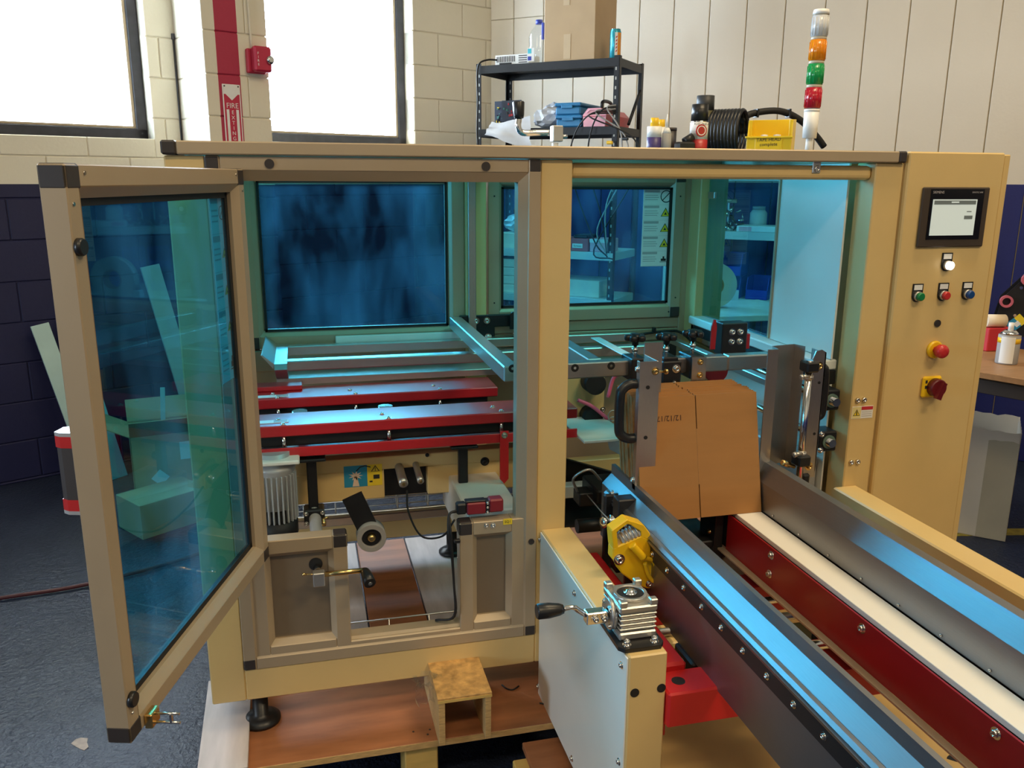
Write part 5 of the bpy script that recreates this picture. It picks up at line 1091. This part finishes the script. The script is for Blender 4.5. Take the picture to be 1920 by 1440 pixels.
Sh().box(1.07, 1.085, -.012, 0, 2.27, 2.30).xf(WM).obj('trim_2', DKFRAME, None, 'structure')

# ------------------------------------------------------------------ floor and leaning things at the left
def lean(name, label, s0, y0, s1, y1, zt, w, th, m):
    a, b = WM @ Vector((s0, y0, .006)), WM @ Vector((s1, y1, zt)); ax = (b-a).normalized(); xd = WM.to_3x3() @ Vector((1, 0, 0)); xd = (xd-ax*xd.dot(ax)).normalized(); nd = xd.cross(ax)
    M_ = Matrix(((xd.x, nd.x, ax.x, a.x), (xd.y, nd.y, ax.y, a.y), (xd.z, nd.z, ax.z, a.z), (0, 0, 0, 1)))
    s = Sh().box(-w/2, w/2, 0, th, 0, (b-a).length, .001, M_); o = s.obj(name, m)
    for h in (.05, .5, .95):
        k = Sh().cyl((-w*.42, -.001, (b-a).length*h), (-w*.42, .0005, (b-a).length*h), .004, seg=8).xf(M_).obj('screw_hole', CAP, o)
    return tag(o, label, 'board')
lean('leaning_board', 'white board with painted blue daylight leaning on the blue wall, leftmost of the pair', .40, -.26, .26, -.08, .83, .085, .015, BLUELIT)
lean('leaning_board', 'white board with painted blue daylight leaning on the blue wall beside the door frame', .51, -.26, .39, -.08, .86, .085, .015, BLUELIT)
lean('leaning_board', 'tall pale plank leaning behind the open cardboard box', 1.0, -.20, .83, -.05, 1.09, .10, .018, mat('pale_plank', (.55, .55, .50), .6))
M_ = WM @ Matrix.Translation((.70, -.60, 0)) @ Matrix.Rotation(math.radians(-14), 4, 'Z')
t = thing('open_box', 'brown cardboard box with open flaps on the floor behind the glass door', 'box', M_ @ Vector((0, 0, 0)))
s = Sh(); w, d, h, th = .40, .30, .34, .005
s.box(-w/2, w/2, -d/2, d/2, .0005, th, 0, M_).box(-w/2, w/2, -d/2, -d/2+th, th, h, 0, M_).box(-w/2, w/2, d/2-th, d/2, th, h, 0, M_).box(-w/2, -w/2+th, -d/2, d/2, th, h, 0, M_).box(w/2-th, w/2, -d/2, d/2, th, h, 0, M_); s.obj('box_body', CARD2, t)
for ax, sg, ln, wd_ in (('x', -1, .16, w), ('x', 1, .15, w), ('y', -1, .17, d), ('y', 1, .15, d)):
    if ax == 'x':
        q_ = M_ @ Matrix.Translation((0, sg*d/2, h)) @ Matrix.Rotation(sg*math.radians(-50 if sg < 0 else -55), 4, 'X'); Sh().box(-wd_/2, wd_/2, -.002, .002, 0, ln, 0, q_).obj('box_flap', CARD2, t)
    else:
        q_ = M_ @ Matrix.Translation((sg*w/2, 0, h)) @ Matrix.Rotation(sg*math.radians(62), 4, 'Y'); Sh().box(-.002, .002, -wd_/2, wd_/2, 0, ln, 0, q_).obj('box_flap', CARD2, t)
Sh().box(.02, .11, -d/2-.0015, -d/2-.0003, .20, .29, 0, M_).obj('shipping_label', PAPER, t); Sh().box(-.03, .03, -.0005, .0005, -.03, .03, 0, M_ @ Matrix.Translation((-.08, -d/2-.001, .12)) @ Matrix.Rotation(PI/4, 4, 'Y')).obj('hazard_label', PAPER, t)
for k, (x, tl) in enumerate(((-.06, 4), (.10, 28))):
    q_ = M_ @ Matrix.Translation((x, .03, .012)) @ Matrix.Rotation(math.radians(tl), 4, 'Y'); tag(Sh().box(-.011, .011, -.006, .006, 0, .52 if k == 0 else .46, .001, q_).obj('packing_strip', BLUELIT), ('upright pale strip sticking out of the open cardboard box', 'slanted pale strip sticking out of the open cardboard box')[k], 'strip')  # strips reuse the leaning boards' colour with its painted blue light
M_ = WM @ Matrix.Translation((.50, -1.02, 0)) @ Matrix.Rotation(math.radians(10), 4, 'Z')
t = thing('low_carton', 'low closed cardboard carton in front of the open box behind the door', 'box', M_ @ Vector((0, 0, 0))); Sh().box(-.16, .16, -.11, .11, .0005, .16, .002, M_).obj('carton_body', CARD2, t); Sh().box(-.16, .16, -.02, .02, .1601, .1606, 0, M_).obj('carton_tape', MATS['shiny_tape'], t)
tag(TU('air_hose', [(-2.2, 1.12, .012), (-1.6, 1.20, .012), (-1.17, 1.27, .012), (-.87, 1.32, .012), (-.5, 1.5, .012), (-.3, 1.75, .012), (-.35, 2.2, .012)], .008, mat('dark_red_hose', (.07, .010, .015), .5)), 'dark red air hose running across the blue floor', 'hose')
pts = [atZ(px, py, .001) for px, py in ((133, 1394), (142, 1386), (152, 1383), (165, 1384), (163, 1392), (166, 1400), (158, 1407), (150, 1404), (143, 1400))]
Sh().prism([(p_.x, p_.y) for p_ in pts], 'z', .0002, .0012).obj('floor_patch', mat('worn_patch', (.38, .30, .26), .7, var=.3, scale=60), fl)

# ------------------------------------------------------------------ storage rack behind the side pane
def KB(name, x0, x1, y0, y1, z0, z1, m, par=None, bev=.001): return Sh().box(x0, x1, y0, y1, z0, z1, bev).xf(KM).obj(name, m, par)
def kt(name, label, cat, x, y, z, group=None): return thing(name, label, cat, KM @ Vector((x, y, z)), group)
rk = kt('storage_rack', 'pale metal storage rack against the panelled wall behind the side pane', 'shelf', 2.0, -.25, 0)
for x in (1.5, 2.45):
    for y in (-.45, -.08): KB('rack_upright', x, x+.035, y, y+.035, 0, 1.62, DKS, rk)
for z in (1.27, .885, .45, 1.60): KB('rack_shelf', 1.5, 2.485, -.45, -.045, z-.045, z, WSH, rk, .002)
random.seed(21)
pile = [Sh(), Sh()]
for i in range(60):
    x, y, z = random.uniform(1.62, 1.86), random.uniform(-.42, -.25), 1.272+random.uniform(0, .12)*random.random(); a = random.uniform(0, PI)
    pile[i % 2].cyl((x, y, z), (x+.03*math.cos(a), y+.02*math.sin(a), z+.03*random.random()), random.uniform(.004, .011), seg=6)
for s, m in zip(pile, (CHROME, BLACKM)): tag(s.xf(KM).obj('metal_fittings', m, None, 'stuff'), ('heap of bright metal fittings on the upper rack shelf', 'heap of dark metal fittings on the upper rack shelf')[m is BLACKM], 'fittings')
t = kt('parts_tray', 'shallow white tray with a pink label on the upper rack shelf', 'tray', 1.95, -.4, 1.27); KB('tray_body', 1.86, 2.08, -.448, -.25, 1.2705, 1.305, WHITE, t, .004); KB('tray_label', 1.875, 1.945, -.4492, -.448, 1.276, 1.300, PINK, t, 0)
t = kt('parts_jar', 'pale jar of small parts behind the white tray', 'jar', 1.93, -.2, 1.27); Sh().lathe((1.93, -.2, 1.2705), (0, 0, 1), ((0, .05), (.10, .05), (.12, .035)), 20).xf(KM).obj('jar_body', WHITE, t); Sh().lathe((1.93, -.2, 1.39), (0, 0, 1), ((0, .038), (.02, .038)), 20).xf(KM).obj('jar_lid', MOTOR, t)
CYR = Sh().cyl((1.66, -.3, 1.44), (1.82, -.3, 1.44), .012).box(1.70, 1.71, -.31, -.29, 1.2705, 1.43).box(1.77, 1.78, -.31, -.29, 1.2705, 1.43).xf(KM).obj('roller_bar', CASTAL); tag(CYR, 'short metal roller on two stands above the heap of fittings', 'roller')
for k, (x, z, l) in enumerate(((1.70, .886, 'lower left cobalt bin on the middle rack shelf'), (1.70, 1.016, 'upper left cobalt bin stacked on the lower one'), (1.84, .886, 'middle cobalt bin with pale fittings and a hanging paper'), (1.84, 1.016, 'topmost middle cobalt bin on the rack'), (2.0, .886, 'open cobalt bin on the right of the stacked ones'))):
    t = kt('cobalt_bin', l, 'bin', x, -.35, z, 'cobalt bins on the rack'); w = .062
    KB('bin_floor', x-w, x+w, -.45, -.26, z+.0005, z+.004, BLUEBIN, t); KB('bin_back', x-w, x+w, -.264, -.26, z, z+.125, BLUEBIN, t); KB('bin_front', x-w, x+w, -.45, -.446, z, z+.055, BLUEBIN, t)
    for xx in (x-w, x+w-.004): Sh().prism([(-.45, z), (-.26, z), (-.26, z+.125), (-.42, z+.125), (-.45, z+.055)], 'x', xx, xx+.004, KM).obj('bin_side', BLUEBIN, t)
t = KB('paper_sheet', 1.79, 1.90, -.4535, -.452, .865, .935, PAPER); tag(t, 'sheet of paper hanging in front of the middle cobalt bin', 'paper')

# ------------------------------------------------------------------ workbench corner at the right
BO = Vector((2.469, .701, 0)); bf = Vector((.42, -.907, 0)); bdv = Vector((.907, .42, 0)); BM = Matrix(((bf.x, bdv.x, 0, BO.x), (bf.y, bdv.y, 0, BO.y), (0, 0, 1, 0), (0, 0, 0, 1)))
def WBn(name, x0, x1, y0, y1, z0, z1, m, par=None, bev=.002): return Sh().box(x0, x1, y0, y1, z0, z1, bev).xf(BM).obj(name, m, par)
wbn = thing('workbench', 'brown topped workbench with dark legs right of the control cabinet', 'workbench', BM @ Vector((.3, .3, 0)))
WBn('bench_top', -.55, .9, 0, .62, .825, .85, mat('bench_wood', (.33, .17, .07), .5, var=.15, stretch=(1, 8, 8)), wbn); WBn('bench_apron', -.55, .9, .015, .035, .765, .825, CAP, wbn)
for x in (-.5, .84):
    for y in (.06, .55): WBn('bench_leg', x, x+.05, y, y+.05, 0, .825, DKS, wbn)
def bt(name, label, cat, q): return thing(name, label, cat, q)
q = atZ(1886, 681, .85); t = bt('spray_can', 'white and grey aerosol can standing on the workbench', 'spray can', q)
rr = 21*2.9/1577*1.05
Sh().lathe(q, (0, 0, 1), ((.0005, rr*.97), (.004, rr), (.115, rr), (.119, rr*.9)), 28).obj('can_body', GREYPL, t)
vs = [(q+Vector((rr*1.02*math.sin(a), -rr*1.02*math.cos(a), h))) for a in [-1.5+.16*k for k in range(9)] for h in (.006, .112)]
Sh().mesh(vs, [(2*k, 2*k+2, 2*k+3, 2*k+1) for k in range(8)], True).obj('can_label', WHITE, t); Sh().lathe(q, (0, 0, 1), ((.119, rr*.95), (.128, rr*.7), (.135, rr*.5)), 24).obj('can_dome', CHROME, t); Sh().lathe(q, (0, 0, 1), ((.085, rr*1.01), (.105, rr*1.01)), 24).obj('label_band', YELLOW, t)
Sh().lathe(q, (0, 0, 1), ((.135, .010), (.165, .010)), 14).obj('can_nozzle', WHITE, t)
q = atZ(1858, 655, .85); t = bt('red_part_box', 'red box with a cream roll on top behind the aerosol can', 'box', q)
B('box_body', q.x-.06, q.x+.06, q.y-.04, q.y+.06, .8505, .95, PRINTR, t, .003); CY('cream_roll', (q.x-.05, q.y, .978), (q.x+.03, q.y-.02, .978), .0275, mat('cream_roll', (.80, .66, .48), .5), t, 20)
q = atZ(1915, 632, .85); t = bt('taping_head', 'black taping head with pink rollers standing on the workbench', 'taping head', q)
hp = [(-.13, 0), (.30, 0), (.30, .36), (.05, .36), (-.02, .28), (-.10, .18)]
hm = Matrix.Translation((q.x, q.y, .8505)) @ Matrix.Rotation(math.radians(-35), 4, 'Z')
Sh().prism(hp, 'y', 0, .006, hm).obj('head_plate', BLACKM, t); Sh().prism(hp, 'y', .07, .076, hm).obj('head_plate', BLACKM, t)
for x, z in ((-.01, .27), (-.085, .165)): Sh().ring(hm @ Vector((x, .0, z)), hm.to_3x3() @ Vector((0, -1, 0)), .018, .028, .025, 20).obj('pink_roller', mat('pink_rubber', (.55, .12, .16), .5) if 'pink_rubber' not in MATS else MATS['pink_rubber'], t)
for x, z in ((.02, .22), (.01, .15), (-.04, .10), (.08, .20), (-.03, .23), (.12, .30)): Sh().cyl(hm @ Vector((x, -.004, z)), hm @ Vector((x, 0, z)), .007, seg=10).obj('head_screw', CHROME, t)
for x, w_, m in ((-.022, .044, PRINTB), (.022, .030, PRINTY)):
    Sh().box(x, x+w_, -.003, -.001, -.025, .025, 0, hm @ Matrix.Translation((-.04, 0, .055)) @ Matrix.Rotation(math.radians(-45), 4, 'Y')).obj('hazard_sticker', m, t)
Sh().box(-.012, .012, -.004, -.003, -.01, .012, 0, hm @ Matrix.Translation((-.025, 0, .06)) @ Matrix.Rotation(math.radians(-45), 4, 'Y')).obj('sticker_symbol', PAPER, t)
# open white carton under the bench
cM = Matrix.Translation((2.978, .845, 0)) @ Matrix.Rotation(math.radians(-43), 4, 'Z')
t = thing('white_carton', 'open white cardboard carton with ragged rim on the floor under the workbench', 'carton', cM @ Vector((-.15, .15, 0)))
def ragged(u0, u1, z, n, seed):
    random.seed(seed); return [(u0+(u1-u0)*k/n, z+random.uniform(-.008, .008)) for k in range(n+1)]
for ax, a, b, pos in (('y', -.36, 0, 0), ('y', -.36, 0, .30), ('x', 0, .30, -.004), ('x', 0, .30, -.36)):
    top = ragged(a, b, .505, 12, int(pos*100)+7); poly = [(a, .001)]+top+[(b, .001)]
    if ax == 'y': Sh().prism(poly, 'y', pos, pos+.004, cM).obj('carton_wall', CARDW, t)
    else: Sh().prism(poly, 'x', pos, pos+.004, cM).obj('carton_wall', CARDW, t)
Sh().box(-.36, 0, 0, .3, .0005, .004, 0, cM).obj('carton_floor', CARDW, t)
Sh().prism([(-.12, .002)]+ragged(-.12, -.002, .46, 5, 3)+[(-.002, .002)], 'y', -.0035, -.0005, cM).obj('carton_patch', mat('yellowed_white_card', (.55, .48, .34), .7), t)
q = Vector((2.95, 1.15, .31));
